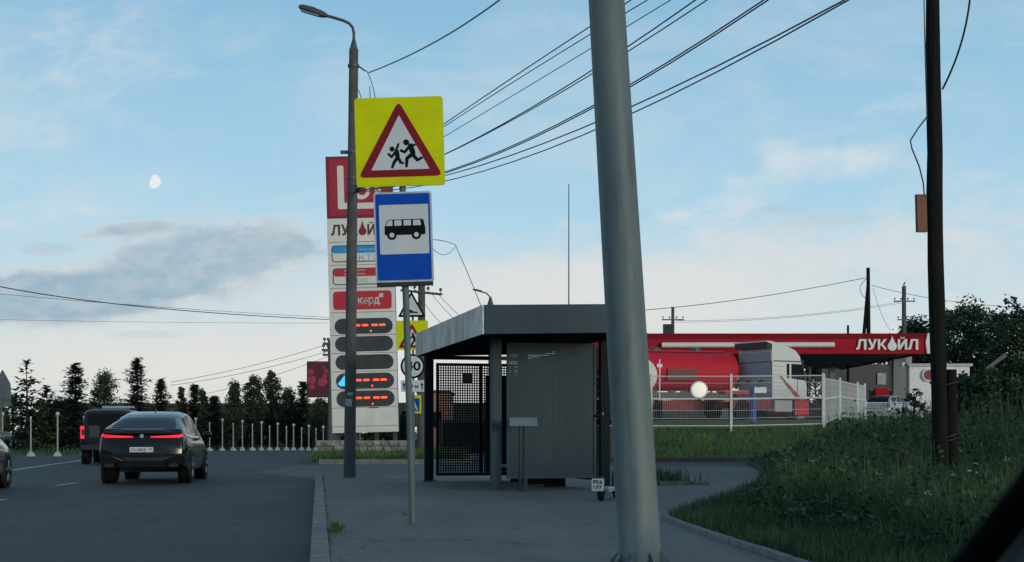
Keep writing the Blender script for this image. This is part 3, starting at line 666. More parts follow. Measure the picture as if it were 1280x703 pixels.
def grid(name, m, p0, p1, z0, z1, pitch, bar, parent, frame=.05, fm=None):
    p0, p1 = Vector(p0), Vector(p1); L = (p1 - p0).length; d = (p1 - p0).normalized(); a = atan2(d.y, d.x); mid = (p0 + p1) / 2
    g_ = MB(); n = int(L / pitch); k = int((z1 - z0) / pitch)
    for i in range(n + 1):
        q = p0 + d * (L * i / n); g_.box((q.x, q.y, (z0 + z1) / 2), (bar * (1.08 if i % 4 else 1.16), .006 if i % 2 else .010, z1 - z0), a)
    for j in range(k + 1): g_.box((mid.x, mid.y, z0 + (z1 - z0) * j / k), (L, .002, bar), a)
    o = g_.build(name, m, parent)
    fr = MB()
    for z in (z0 - frame / 2, z1 + frame / 2): fr.box((mid.x, mid.y, z), (L + frame * 2, .05, frame), a)
    for q in (p0 - d * frame / 2, p1 + d * frame / 2): fr.box((q.x, q.y, (z0 + z1) / 2), (frame, .046, z1 - z0), a)
    fr.build('panel_frame', fm or m, o); return o
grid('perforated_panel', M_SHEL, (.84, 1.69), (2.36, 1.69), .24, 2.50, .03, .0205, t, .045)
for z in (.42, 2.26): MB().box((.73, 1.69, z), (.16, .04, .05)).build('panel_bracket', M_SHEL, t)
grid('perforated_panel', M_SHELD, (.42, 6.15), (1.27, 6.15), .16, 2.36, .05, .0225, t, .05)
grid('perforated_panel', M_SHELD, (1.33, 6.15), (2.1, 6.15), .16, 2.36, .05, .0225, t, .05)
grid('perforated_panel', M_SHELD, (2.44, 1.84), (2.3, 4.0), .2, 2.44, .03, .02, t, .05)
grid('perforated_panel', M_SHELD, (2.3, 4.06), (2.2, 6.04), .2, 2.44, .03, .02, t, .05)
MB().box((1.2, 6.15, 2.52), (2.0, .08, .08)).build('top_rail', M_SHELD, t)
MB().box((1.78, 6.08, 1.15), (.78, .05, 2.0)).build('dark_infill_panel', M_SHELD, t)  # solid panel added only to darken the view into the shelter
be = MB()
for i in range(4): be.box((1.72 + i * .11, 3.9, .45), (.095, 3.2, .035))
for y in (2.6, 3.9, 5.2): be.box((1.9, y, .22), (.4, .05, .42))
tag(be.build('bench', M_SHELD, None, loc=(-.47, 21.65, .13), rot=(0, 0, RZ)), 'dark slatted bench inside the grey bus shelter', 'bench')
sb = MB().box((0, 0, 0), (.2, .06, .2)); sb.build('poster_case', mat('poster_case', (.05, .055, .06), .3), t, loc=(1.0, 6.08, 2.1))

# ---- slanted tray on a post before the shelter
b = W(654, 614.5, 22.9); s = F / 22.9
t = thing('litter_tray', 'small slanted grey metal tray on a thin twin post before the near shelter wall', 'tray', (b.x, 22.9, .13), rz=radians(6))
tr = MB().box((0, 0, 1.17), (.48, .03, .17), rx=radians(-35)).build('tray', mat('tray_metal', (.22, .27, .29), .45, .3), t, bevel=.008)
MB().box((-.25, .02, 1.16), (.02, .2, .15)).build('tray_cheek', M_BLACK, t)
MB().tube([(.035, 0, 0), (.035, 0, 1.12)], .038, 10).build('post', M_SHEL, t)
MB().tube([(-.055, .03, 0), (-.055, .03, 1.1)], .026, 8).build('post', M_BLACK, t)

# ---- kick scooter behind the mast
t = thing('kick_scooter', 'electric kick scooter with a white number plate parked behind the grey mast', 'scooter', (1.29, 19.72, .13), rz=-radians(17))
def wheel(parent, y, r, wd, name='wheel'):
    o = MB().lathe([(r * .7, -wd / 2), (r * .93, -wd / 2), (r, -wd / 4), (r, wd / 4), (r * .93, wd / 2), (r * .7, wd / 2)], 20, (0, y, r), 'X').build(name, M_RUB, parent, smooth=True, angle=40)
    MB().lathe([(r * .7, -wd * .4), (r * .7, wd * .4)], 16, (0, y, r), 'X').build('rim', M_DSTEEL, o); return o
wheel(t, 0, .125, .06); wheel(t, .98, .125, .06)
dk = MB().box((0, .46, .155), (.17, .58, .06)).build('deck', mat('scooter_white', (.32, .34, .34), .4), t, bevel=.015)
for z in (.135, .175): MB().box((0.0, .46, z), (.176, .56, .012)).build('deck_stripe', M_WPAINT, dk)
MB().box((.0, .14, .145), (.05, .2, .05)).build('rear_arm', M_DSTEEL, t)
fn = MB().tube([(0, -.15, .19), (0, -.12, .26), (0, 0, .30), (0, .12, .26)], [.045, .055, .06, .05], 8).build('rear_fender', M_BLACK, t, smooth=True)
lp = MB().prism(rrect(-.09, .15, .09, .33, .02), -.20, -.19).build('number_plate', M_SWHITE, t)
text('plate_text', 'РЕ6', .055, M_SBLACK, lp, 0, .255, -.2, bold=.02, width=.13); text('plate_text', '177', .055, M_SBLACK, lp, 0, .175, -.2, bold=.02, width=.12)
MB().tube([(0, .76, .16), (0, .9, .3), (0, .92, .35)], .03, 8).build('neck', M_BLACK, t)
MB().tube([(0, .98, .13), (0, .93, .34), (0, .84, 1.22)], .024, 10).build('stem', M_BLACK, t)
hb = MB().tube([(-.30, .80, 1.24), (-.14, .83, 1.27), (0, .84, 1.26), (.14, .83, 1.27), (.30, .80, 1.24)], .014, 8).build('handlebar', M_BLACK, t)
for sgn in (-1, 1): MB().tube([(sgn * .30, .795, 1.24), (sgn * .17, .822, 1.268)], .022, 8).build('grip', M_RUB, hb)
MB().tube([(-.155, .826, 1.272), (-.17, .824, 1.27)], .025, 8).build('grip_ring', mat('brass', (.4, .33, .15), .4), hb)
MB().box((0, .82, 1.28), (.1, .06, .05)).build('display', M_BLACK, hb)

# ---- wooden utility pole on the right with its stub
Yw = 16.0; s = F / Yw; b = W(1182, 640, Yw)
t = thing('wooden_pole', 'dark weathered wooden utility pole standing in the tall weeds at right, lashed to a stub', 'utility pole', (b.x, Yw, .13))
pts = [(1178, 660, 11), (1175.5, 560, 10), (1173.5, 470, 9.8), (1171, 380, 10.2), (1169.5, 330, 10), (1169, 290, 9.6), (1168, 245, 10.2), (1168.7, 190, 9.6), (1167.5, 140, 9.6), (1167, 100, 8.8), (1166, 55, 9), (1165.8, 0, 8.3), (1164, -150, 8), (1162, -260, 7.6)]
P = []; R = []
for px, py, r in pts:
    q = W(px, py, Yw); P.append((q.x - b.x, 0, q.z - .13)); R.append(r / s)
MB().tube(P, R, 12).build('pole', M_WOOD, t, smooth=True)
q0, q1 = W(1191, 660, Yw), W(1189.5, 462, Yw)
st = MB().tube([(q0.x - b.x, .03, -.1), (q1.x - b.x, .03, q1.z - .13)], [.078, .066], 10).build('stub', mat('stub_wood', (.010, .009, .008), .95, scale=5, spec=.1, col2=(.024, .017, .015), stretch=(4, 4, .4), bump=.4), t, smooth=True, angle=40)
for py in (545, 550, 480): 
    q = W(1181, py, Yw); MB().tube([(q.x - b.x + .165 * cos(a * pi / 8), .02 + .13 * sin(a * pi / 8), q.z - .13 + .02 * sin(a)) for a in range(17)], .008, 5).build('wire_lashing', M_BLACK, t)
q = W(1149.5, 268, Yw)
bx_ = MB().box((q.x - b.x, -.06, q.z - .13), (.125, .05, .44), ry=-.03, rz=.25).build('junction_board', mat('plywood', (.14, .06, .035), .8, scale=4, col2=(.22, .10, .06), stretch=(6, 1, 1)), t)
xr_ = MB()
q = W(1161, -235, Yw); xr_.box((q.x - b.x, -.14, q.z - .13), (2.0, .1, .1)); o = xr_.build('crossarm', M_WOOD, t)
for x in (-.9, -.5, .5, .9): MB().lathe([(.015, 0), (.05, .03), (.05, .09), (.03, .12)], 8, (q.x - b.x + x, -.14, q.z - .08)).build('insulator', M_SWHITE, o)

# ---- windscreen pillar of the car the picture is taken from
t = thing('windscreen_pillar', 'out of focus black car window edge with grey trim at the bottom right corner', 'car pillar', (0, .9, .9))
def L_(px, py, Y): q = W(px, py, Y); return (q.x, q.y - .9, q.z - .9)
MB().tube([L_(1120, 815, .97), L_(1218, 703, .9), L_(1282, 622, .84), L_(1400, 470, .72), L_(1800, 100, .45)], .0125, 10).build('window_seal', mat('matt_black', (.003, .003, .004), .95, spec=.05), t, smooth=True)
MB().tube([L_(1215, 860, .96), L_(1313, 748, .89), L_(1377, 667, .83), L_(1495, 515, .71), L_(1900, 130, .44)], .038, 12).build('pillar_trim', mat('trim_grey', (.05, .065, .085), .8), t, smooth=True)

# ------------------------------------------------------------------ cars
def lerp_tab(tab, t):
    if t <= tab[0][0]: return tab[0][1]
    for (a, va), (c, vc) in zip(tab, tab[1:]):
        if t <= c:
            k = (t - a) / (c - a) if c > a else 1
            return va + (vc - va) * k
    return tab[-1][1]
def smooth_tab(tab, t, h=.12): return (lerp_tab(tab, t - h) + 2 * lerp_tab(tab, t) + lerp_tab(tab, t + h)) / 4
def car(label, loc, rz, p, body, cat='car', group=None, name='parked_car'):
    t = thing(name, label, cat, loc, rz=rz, group=group)
    L, oh = p['L'], p['rear_oh']; wtab, ztop, zbot = p['w'], p['belt'], p['bottom']; deck = p['deck']
    N = 34; ts = [0, .02, .06, .12] + [.12 + (L - .24) * i / N for i in range(1, N)] + [L - .12, L - .06, L - .02, L]
    mb = MB(); rings = []
    for t_ in ts:
        w = smooth_tab(wtab, t_); zs = smooth_tab(ztop, t_); zb = lerp_tab(zbot, t_); zd = smooth_tab(deck, t_)
        e = min(t_, L - t_); k = 1 if e >= .12 else (.90 + .10 * sqrt(max(0, 1 - (1 - e / .12) ** 2)))
        w *= (1 + k) / 2 if k < 1 else 1
        H_ = zs - zb
        half = [(0, zb), (w * .82, zb), (w * .95, zb + .07 * H_), (w * .985, zb + .25 * H_), (w, zb + .5 * H_), (w * .985, zb + .72 * H_), (w * .965, zb + .88 * H_), (w * .92, zs), (w * .8, zs + (zd - zs) * .6), (w * .4, zd), (0, zd)]
        if k < 1:
            zm = (zb + zd) / 2; half = [(x, zm + (z - zm) * ((1 + k) / 2)) for x, z in half]
        ring = half + [(-x, z) for x, z in half[-2:0:-1]]
        sl = p.get('rear_slope', 0) if t_ < L / 2 else -p.get('front_slope', 0)
        fade = max(0, 1 - e / .5)
        rings.append([(x, t_ - oh + sl * fade * max(0, z - zb - .35), z) for x, z in ring])
    n = len(rings[0])
    mb.add([q for r in rings for q in r], [(i * n + k, i * n + (k + 1) % n, (i + 1) * n + (k + 1) % n, (i + 1) * n + k) for i in range(len(ts) - 1) for k in range(n)] + [tuple(range(n - 1, -1, -1)), tuple(range((len(ts) - 1) * n, len(ts) * n))])
    bo = mb.build('body', body, t, smooth=True, angle=48)
    # cabin
    roof = p['roof']; t0, t1 = roof[0][0], roof[-1][0]; wr = p['wroof']
    def ring_c(t_):
        zs = smooth_tab(ztop, t_) - .03; zr = smooth_tab(roof, t_, .1); wb = smooth_tab(wtab, t_) * .925
        k = lerp_tab(wr, t_); d = max(.001, zr - zs); wt = wb - (wb - wb * k) * min(1, d / .45)
        return [(wb, zs), (wb + (wt - wb) * .12, zs + d * .16), (wb + (wt - wb) * .80, zs + d * .84), (wt * .95, zs + d * .93), (wt * .78, zs + d * .985), (0, zr)]
    M_ = 40; tt = [t0 + (t1 - t0) * i / M_ for i in range(M_ + 1)]
    mb = MB(); rr = []
    for t_ in tt:
        hf = ring_c(t_); rr.append([(x, t_ - oh, z) for x, z in hf] + [(-x, t_ - oh, z) for x, z in hf[-2::-1]])
    n = len(rr[0])
    mb.add([q for r in rr for q in r], [(i * n + k, i * n + k + 1, (i + 1) * n + k + 1, (i + 1) * n + k) for i in range(M_) for k in range(n - 1)] + [tuple(range(n - 1, -1, -1)), tuple(range(M_ * n, (M_ + 1) * n))])
    mb.build('cabin', body, t, smooth=True, angle=50)
    def patch(name, fn, ta, tb, off, m=12, rows=6):
        mb = MB(); G_ = []
        for i in range(m + 1):
            t_ = ta + (tb - ta) * i / m; G_.append([fn(t_, j / rows) for j in range(rows + 1)])
        vs = []
        for i in range(m + 1):
            for j in range(rows + 1):
                a = Vector(G_[min(i + 1, m)][j]) - Vector(G_[max(i - 1, 0)][j]); c = Vector(G_[i][min(j + 1, rows)]) - Vector(G_[i][max(j - 1, 0)])
                nn = a.cross(c)
                if nn.length < 1e-9: nn = Vector((0, 0, 1))
                nn.normalize(); q = Vector(G_[i][j])
                if nn.dot(q - Vector((0, q.y, .8))) < 0: nn = -nn
                vs.append(q + nn * off)
        k = rows + 1
        mb.add(vs, [(i * k + j, i * k + j + 1, (i + 1) * k + j + 1, (i + 1) * k + j) for i in range(m) for j in range(rows)])
        return mb.build(name, M_GLASS, t, smooth=True)
    def side(sgn):
        def f(t_, j):
            hf = ring_c(t_); (x1, z1), (x2, z2) = hf[1], hf[2]; return (sgn * (x1 + (x2 - x1) * j), t_ - oh, z1 + (z2 - z1) * j)
        return f
    for sgn in (-1, 1):
        for a, c in p['side_win']: patch('side_window', side(sgn), a, c, .006)
    def top(wf):
        def f(t_, j):
            hf = ring_c(t_); u_ = (j * 2 - 1) * wf; pts = [(-x, z) for x, z in hf[2:]] + [(x, z) for x, z in hf[-2:1:-1]]
            xm = abs(pts[0][0]); x = u_ * xm
            for (xa, za), (xb, zb) in zip(pts, pts[1:]):
                if xa <= x <= xb: return (x, t_ - oh, za + (zb - za) * ((x - xa) / max(1e-6, xb - xa)))
            return (x, t_ - oh, pts[-1][1])
        return f
    if p.get('rear_win'): patch('rear_window', top(.84), *p['rear_win'], .006, 10, 12)
    if p.get('wind'): patch('windscreen', top(.93), *p['wind'], .006, 10, 12)
    r = p['wheel_r']; wb = p['wheelbase']; tw = p.get('tyre_w', .27)
    for y in (0, wb):
        for sgn in (-1, 1):
            xo = smooth_tab(wtab, y + oh) + .004
            MB().lathe([(r * 1.13, -.05), (r * 1.13, .009)] if sgn > 0 else [(r * 1.13, -.009), (r * 1.13, .05)], 28, (sgn * xo, y, r * 1.02), 'X').build('wheel_arch', M_BLACK, t)
            c = (sgn * (xo - tw / 2 + .018), y, r)
            wh = MB().lathe([(r * .66, -tw / 2), (r * .93, -tw / 2), (r, -tw / 2 + .04), (r, tw / 2 - .04), (r * .93, tw / 2), (r * .66, tw / 2)], 28, c, 'X').build('wheel', M_RUB, t, smooth=True, angle=40)
            ri = MB()
            xx = c[0] + sgn * (tw / 2 - .012)
            ri.lathe([(r * .60, -.01), (r * .68, .006)] if sgn > 0 else [(r * .68, -.006), (r * .60, .01)], 28, (xx - sgn * .01, y, r), 'X')
            for k in range(5):
                a = k * 2 * pi / 5 + .3
                for da in (-.12, .12): ri.tube([(xx + sgn * .003, y + .05 * cos(a), r + .05 * sin(a)), (xx + sgn * .008, y + r * .66 * cos(a + da), r + r * .66 * sin(a + da))], .018, 5)
            ri.build('rim', mat('alloy', (.35, .36, .37), .35, .7), wh)
    for sgn in (-1, 1):
        y = p['mirror_t'] - oh; x = smooth_tab(wtab, p['mirror_t']) * .93; z = smooth_tab(ztop, p['mirror_t']) + .06
        mb = MB().box((sgn * (x + .04), y, z - .02), (.12, .05, .03)); mb.lathe([(.02, -.10), (.075, -.08), (.09, 0), (.075, .09), (.03, .11)], 10, (sgn * (x + .15), y, z + .02), 'X')
        mb.build('mirror', body, t, smooth=True, angle=40)
    return t, bo

M_CARBLK = mat('car_black', (.005, .006, .008), .16, 0, var=.1, spec=.3, coat=.25)
M_CARDK = mat('car_charcoal', (.006, .007, .008), .35, 0, var=.1, spec=.3, coat=.1)
M_SILV = mat('car_silver', (.42, .43, .44), .35, .5, var=.05)
# black coupe SUV
Yc = 30.2
pc = W(185.5, 541, Yc)
COUPE = dict(L=4.95, rear_oh=1.0, wheelbase=2.97, wheel_r=.37, tyre_w=.31, mirror_t=3.55,
    w=[(0, .93), (.3, .985), (1.2, 1.0), (3.9, .985), (4.5, .95), (4.95, .80)],
    belt=[(0, 1.16), (.4, 1.19), (1.2, 1.12), (3.2, 1.08), (3.9, 1.02), (4.6, .90), (4.95, .78)],
    deck=[(0, 1.23), (.12, 1.27), (.5, 1.26), (3.5, 1.15), (3.9, 1.10), (4.6, .97), (4.95, .82)],
    bottom=[(0, .42), (.3, .36), (.9, .26), (4.2, .24), (4.95, .3)], rear_slope=.18, front_slope=.1,
    roof=[(.22, 1.265), (.6, 1.38), (1.0, 1.50), (1.5, 1.62), (2.1, 1.695), (2.7, 1.68), (3.1, 1.58), (3.5, 1.34), (3.85, 1.12)],
    wroof=[(0, .80), (.6, .72), (2, .72), (3.9, .80)],
    side_win=[(.95, 1.85), (1.93, 2.75), (2.83, 3.4)], rear_win=(.30, 1.16), wind=(2.95, 3.75))
t, bo = car('black coupe suv with glowing red tail lights driving away in the near lane', (pc.x, Yc, 0), radians(6.3), COUPE, M_CARBLK, name='suv_car'); t.scale = (.95, .95, .95)
ye = -1.0
def yr(z): return ye + .18 * max(0, z - .77) - .012
for sgn in (-1, 1):
    pts = [(sgn * .20, 1.065), (sgn * .20, 1.098), (sgn * .45, 1.108), (sgn * .72, 1.125), (sgn * .89, 1.14), (sgn * .905, 1.09), (sgn * .80, 1.062), (sgn * .5, 1.06)]
    mb = MB(); n = len(pts); pts = pts if sgn < 0 else pts
    vs = [(x, yr(z) + (.035 * max(0, (abs(x) - .70) / .2) ** 2 if abs(x) > .7 else 0) - .014, z) for x, z in pts] + [(x, yr(z) + .12, z) for x, z in pts]
    fs = [tuple(range(n)) if sgn < 0 else tuple(range(n - 1, -1, -1))] + [(i, (i + 1) % n, (i + 1) % n + n, i + n) if sgn > 0 else (i + n, (i + 1) % n + n, (i + 1) % n, i) for i in range(n)]
    mb.add(vs, fs).build('tail_light', M_TAIL, t)
    mb = MB().prism(rpoly([(sgn * .52, .50), (sgn * .90, .47), (sgn * .90, .66), (sgn * .62, .62)], .04), ye - .022, ye + .05); v_ = mb.build('bumper_vent', M_RUB, t)
    MB().prism(rpoly([(sgn * .60, .40), (sgn * .82, .40), (sgn * .80, .48), (sgn * .62, .48)], .02), ye - .03, ye + .05).build('exhaust_tip', mat('chrome_dark', (.05, .05, .052), .35, .8), t)
MB().prism(rpoly([(-.95, .64), (.95, .64), (.90, .70), (-.90, .70)], .03), ye - .03, ye + .1).build('bumper_crease', M_CARBLK, t)
MB().prism(rpoly([(-.55, .40), (.55, .40), (.48, .54), (-.48, .54)], .04), ye - .022, ye + .05).build('diffuser', M_RUB, t)
MB().prism(rpoly([(-.88, 1.16), (.88, 1.16), (.80, 1.215), (-.80, 1.215)], .02), yr(1.2) - .05, yr(1.2) + .14).build('spoiler', M_CARBLK, t, bevel=.01)
lp = MB().prism(rrect(-.26, .735, .26, .85, .01), yr(.8) - .012, yr(.8) + .02).build('number_plate', mat('plate_white', (.62, .63, .64), .5), t)
text('plate_text', 'О118КЕ', .07, M_SBLACK, lp, -.065, .757, yr(.8) - .012, bold=.015, width=.34)
text('plate_text', '174', .05, M_SBLACK, lp, .19, .772, yr(.8) - .012, bold=.01, width=.09)
MB().prism(circ(0, 1.10, .045, 18), yr(1.1) - .012, yr(1.1) + .02).build('badge', M_SILV, t)
MB().add([(-.02, 1.08, 1.70), (.02, 1.08, 1.70), (0, 1.3, 1.70), (0, 1.1, 1.77)], [(0, 1, 3), (1, 2, 3), (2, 0, 3)]).build('antenna_fin', M_CARBLK, t)

# black boxy off-roader ahead of it
Yj = 48.8; pj = W(139, 541, Yj)
BOXY = dict(L=4.75, rear_oh=.9, wheelbase=2.9, wheel_r=.39, tyre_w=.28, mirror_t=3.3,
    w=[(0, .93), (.2, .97), (4.2, .97), (4.75, .90)], belt=[(0, 1.22), (3.4, 1.2), (3.6, 1.18), (4.75, 1.05)],
    deck=[(0, 1.24), (3.4, 1.24), (3.6, 1.2), (4.75, 1.08)], bottom=[(0, .48), (4.75, .45)],
    roof=[(.02, 1.86), (.08, 1.93), (.4, 1.96), (2.6, 1.97), (2.9, 1.93), (3.3, 1.5), (3.55, 1.2)], wroof=[(0, .88), (3.6, .88)],
    side_win=[(.3, 1.1), (1.2, 2.0), (2.1, 2.85)], wind=(2.95, 3.5))
t, bo = car('boxy black off road car with a tail mounted spare wheel driving ahead of the coupe', (pj.x, Yj, 0), radians(9), BOXY, M_CARDK, name='suv_car')
for sgn in (-1, 1):
    o = MB().box((sgn * .86, -.915, 1.13), (.17, .05, .52)).build('tail_lamp_frame', M_BLACK, t, bevel=.02)
    for z in (.97, 1.29): MB().box((sgn * .86, -.945, z), (.13, .02, .12)).build('tail_light', M_TAIL, o)
    MB().box((sgn * .90, -.945, 1.13), (.04, .02, .24)).build('tail_light', M_TAIL, o)
    MB().tube([(sgn * .66, .1, 2.0), (sgn * .66, 2.0, 2.02)], .02, 6).build('roof_rail', M_BLACK, t)
MB().lathe([(.33, -.02), (.38, .0), (.38, .2), (.2, .22)], 24, (.1, -.72, 1.1), 'Y').build('spare_wheel', M_RUB, t, smooth=True, angle=40)
MB().box((0, -.925, 1.58), (1.3, .02, .42)).build('rear_window', M_GLASS, t)
MB().box((0, -.93, .6), (1.8, .12, .2)).build('rear_bumper', M_BLACK, t, bevel=.02)
lb = MB().box((.05, 1.6, 2.06), (1.15, .16, .09)).build('roof_light_bar', mat('lamp_bar', (.25, .32, .36), .3), t)
MB().box((-.45, -.92, 1.3), (.35, .02, .7)).build('rear_ladder_panel', mat('panel_grey', (.03, .034, .036), .4), t)

# dark car cut by the left edge
EST = dict(L=4.6, rear_oh=.95, wheelbase=2.7, wheel_r=.335, tyre_w=.22, mirror_t=3.05,
    w=[(0, .82), (.3, .88), (3.9, .88), (4.3, .84), (4.6, .72)], belt=[(0, 1.0), (3.0, .98), (3.4, .96), (4.2, .82), (4.6, .66)],
    deck=[(0, 1.02), (3.0, 1.02), (3.4, 1.0), (4.2, .88), (4.6, .70)], bottom=[(0, .35), (.8, .24), (4.6, .24)], front_slope=.1,
    roof=[(.15, 1.0), (.5, 1.38), (.9, 1.52), (2.0, 1.56), (2.6, 1.47), (3.05, 1.2), (3.4, 1.0)], wroof=[(0, .8), (3.4, .82)],
    side_win=[(.6, 1.35), (1.45, 2.1), (2.2, 2.95)], rear_win=(.22, .8), wind=(2.65, 3.3))
fw = G(8, 610)
hd = radians(9)
t, bo = car('grey car cut off by the left edge, front right wheel and bonnet showing', (fw.x - .86 * cos(hd) + 2.7 * sin(hd), fw.y - .86 * sin(hd) - 2.7 * cos(hd), 0), hd, EST, mat('car_grey', (.13, .135, .14), .25, .4, coat=.8), name='family_car')
for sgn in (-1, 1):
    MB().prism(rpoly([(sgn * .50, .62), (sgn * .74, .62), (sgn * .74, .74), (sgn * .52, .72)], .02), 3.45, 3.62).build('headlight', mat('headlamp', (.3, .32, .33), .1), t)
    MB().box((sgn * .885, 1.4, .55), (.02, 2.0, .05)).build('side_moulding', M_BLACK, t)

# silver hatchback in the forecourt
Yh = 80; q = W(1102, 541, Yh)
t, bo = car('silver hatchback with a red tail light parked under the canopy behind the low white fence', (q.x, Yh, 1.775), -radians(35), EST, M_SILV, name='parked_car')
for sgn in (-1, 1): MB().box((sgn * .72, -.955, .95), (.2, .05, .3)).build('tail_light', mat('tail_unlit', (.3, .02, .02), .3), t)
MB().box((0, -.96, .62), (.5, .02, .11)).build('number_plate', MATS['plate_white'], t)
MB().box((0, -.945, .42), (1.5, .06, .2)).build('rear_bumper', mat('bumper_beige', (.5, .48, .44), .5), t)

# ------------------------------------------------------------------ filling station
PZ = 1.75
Yq = 85; s = F / Yq; s2 = F / 107
t = thing('station_canopy', 'long red petrol station canopy with white station name and white tube light', 'canopy', (0, Yq, PZ))
cz0, cz1 = H + (541 - 442.5) / s - PZ, H + (541 - 417) / s - PZ
xa, xb = (705 - 640) / s, (1158 - 640) / s
MB().box(((xa + xb) / 2, 11, (cz0 + cz1) / 2 + .02), (xb - xa - .1, 21.6, cz1 - cz0 - .14)).build('canopy_slab', mat('soffit', (.10, .11, .115), .7), t)
f1 = MB().box(((xa + xb) / 2, .1, (cz0 + cz1) / 2), (xb - xa, .2, cz1 - cz0)).build('fascia', M_CRED, t)
zc = H + (541 - 424) / s - PZ
MB().box(((xa + xb) / 2, -.01, (zc + cz1) / 2), (xb - xa, .02, cz1 - zc)).build('fascia_band', mat('canopy_dark_red', (.20, .010, .016), .7, spec=.08), f1)
MB().box((xb - .1, 11, (cz0 + cz1) / 2), (.2, 21.6, cz1 - cz0 - .01)).build('fascia', M_CRED, t)
MB().prism([((1158.2 - 640) / s, cz0 + .02), ((1163 - 640) / s, cz0), ((1162 - 640) / s, cz1 + .03), ((1159 - 640) / s, cz1), ((1156.5 - 640) / s, (cz0 + cz1) / 2 + .1)], -.14, .3).build('white_end_piece', M_WPAINT, t)
zt = H + (541 - 431.5) / s - PZ
MB().tube([((827 - 640) / s, -.16, zt - .02), ((1042 - 640) / s, -.16, zt)], .17, 12).build('tube_light', M_STEL, t, smooth=True, angle=40)
polyword(t, M_WPAINT, (1070 - 640) / s, H + (541 - 437.5) / s - PZ, 13.2 / s, -.03, .12, k=1.14)
for (px, yy) in ((760, 6), (1000, 6), (1120, 6), (760, 17), (1040, 17), (1128, 16)):
    MB().box(((px - 640) / (F / (Yq + yy)), yy, cz0 / 2), (.45, .45, cz0)).build('canopy_column', mat('column_grey', (.16, .17, .17), .6), t)
def pump(px, Y, label):
    x = W(px, 541, Y).x
    t = thing('fuel_pump', label, 'fuel pump', (x, Y, PZ + .02), group='pumps under the canopy')
    MB().box((0, 0, .08), (1.3, .8, .16)).build('island', M_KERB, t)
    MB().box((0, 0, 1.06), (.9, .5, 1.8)).build('cabinet', mat('pump_grey', (.10, .10, .105), .5), t, bevel=.03)
    MB().box((0, -.26, 1.55), (.6, .03, .4)).build('screen', M_GLASS, t)
    MB().box((0, 0, 2.25), (1.0, .5, .5)).build('top_sign', M_CRED, t)
    for sx in (-.3, .3): MB().tube([(sx, -.27, 1.3), (sx + .1, -.4, .8), (sx + .05, -.35, .45), (sx, -.28, .9)], .025, 6).build('hose', M_RUB, t)
pump(1068, 92, 'grey fuel pump under the canopy near its lettering'); pump(1102, 97, 'grey fuel pump under the canopy close to the white shop'); pump(905, 92, 'grey fuel pump hidden behind the white truck cab')
# shop
Yk = 106; s = F / Yk
t = thing('station_shop', 'low white station shop with a red rounded sign right of the canopy', 'shop', (0, Yk, PZ))
z1 = H + (541 - 458) / s - PZ
MB().box((((1137 + 1212) / 2 - 640) / s, 4, z1 / 2), ((1212 - 1137) / s, 8, z1)).build('wall', M_WPAINT, t)
MB().box((((1136 + 1214) / 2 - 640) / s, 4, z1 + .1), ((1215 - 1135) / s, 8.4, .2)).build('roof', mat('roof_edge', (.4, .42, .42), .6), t)
MB().box((((1060 + 1136.5) / 2 - 640) / s, 5.0, z1 / 2 + .1), ((1136.5 - 1060) / s, 8, z1 + .2)).build('glazed_wing', mat('wing_grey', (.04, .045, .048), .5), t)
for px, w_ in ((1075, 12), (1098, 14), (1118, 10)):
    o = MB().box(((px - 640) / s, .97, 1.5), (w_ / s, .1, 2.6)).build('window', M_DSTEEL, t); MB().box(((px - 640) / s, .90, 1.5), ((w_ - 2) / s, .04, 2.3)).build('pane', M_GLASS, o)
MB().box(((1106 - 640) / s, .9, 3.6), (11 / s, .06, .9)).build('picture_poster', mat('poster_grey', (.2, .21, .21), .6, scale=2, col2=(.4, .4, .38)), t)
MB().box(((1109 - 640) / s, .85, 1.8), (8 / s, .06, 1.4)).build('picture_poster', mat('poster_pale', (.3, .36, .38), .6), t)
MB().prism(rrect((1152 - 640) / s, H + (541 - 477) / s - PZ, (1192 - 640) / s, H + (541 - 461) / s - PZ, .45), -.2, -.0).build('sign_frame', M_STEL, t)
MB().prism(rrect((1154 - 640) / s, H + (541 - 475.2) / s - PZ, (1190 - 640) / s, H + (541 - 462.8) / s - PZ, .38), -.24, -.2).build('sign_field', mat('sign_deep_red', (.2, .015, .025), .5), t)
MB().tube([((1130 - 640) / s, .3, 0), ((1130 - 640) / s, .3, z1 + .3)], .14, 10).build('white_column', M_WPAINT, t)
MB().box(((1144 - 640) / s, 3, z1 + .9), (.9, 1.2, 1.4)).build('roof_vent', mat('vent_metal', (.2, .22, .22), .5, .4), t)
MB().box(((1127 - 640) / s, 1, z1 + .75), (1.0, 1.0, 1.1)).build('roof_unit', M_DSTEEL, t)
t = thing('boundary_wall', 'long low dark boundary wall behind the petrol station forecourt', 'wall', (18, 142, PZ))
MB().box((0, 0, 1.2), (74, .3, 2.4)).build('wall', mat('boundary_dark', (.045, .05, .045), .9, var=.3), t); MB().box((0, 0, 2.45), (74.2, .5, .1)).build('coping', M_DSTEEL, t)
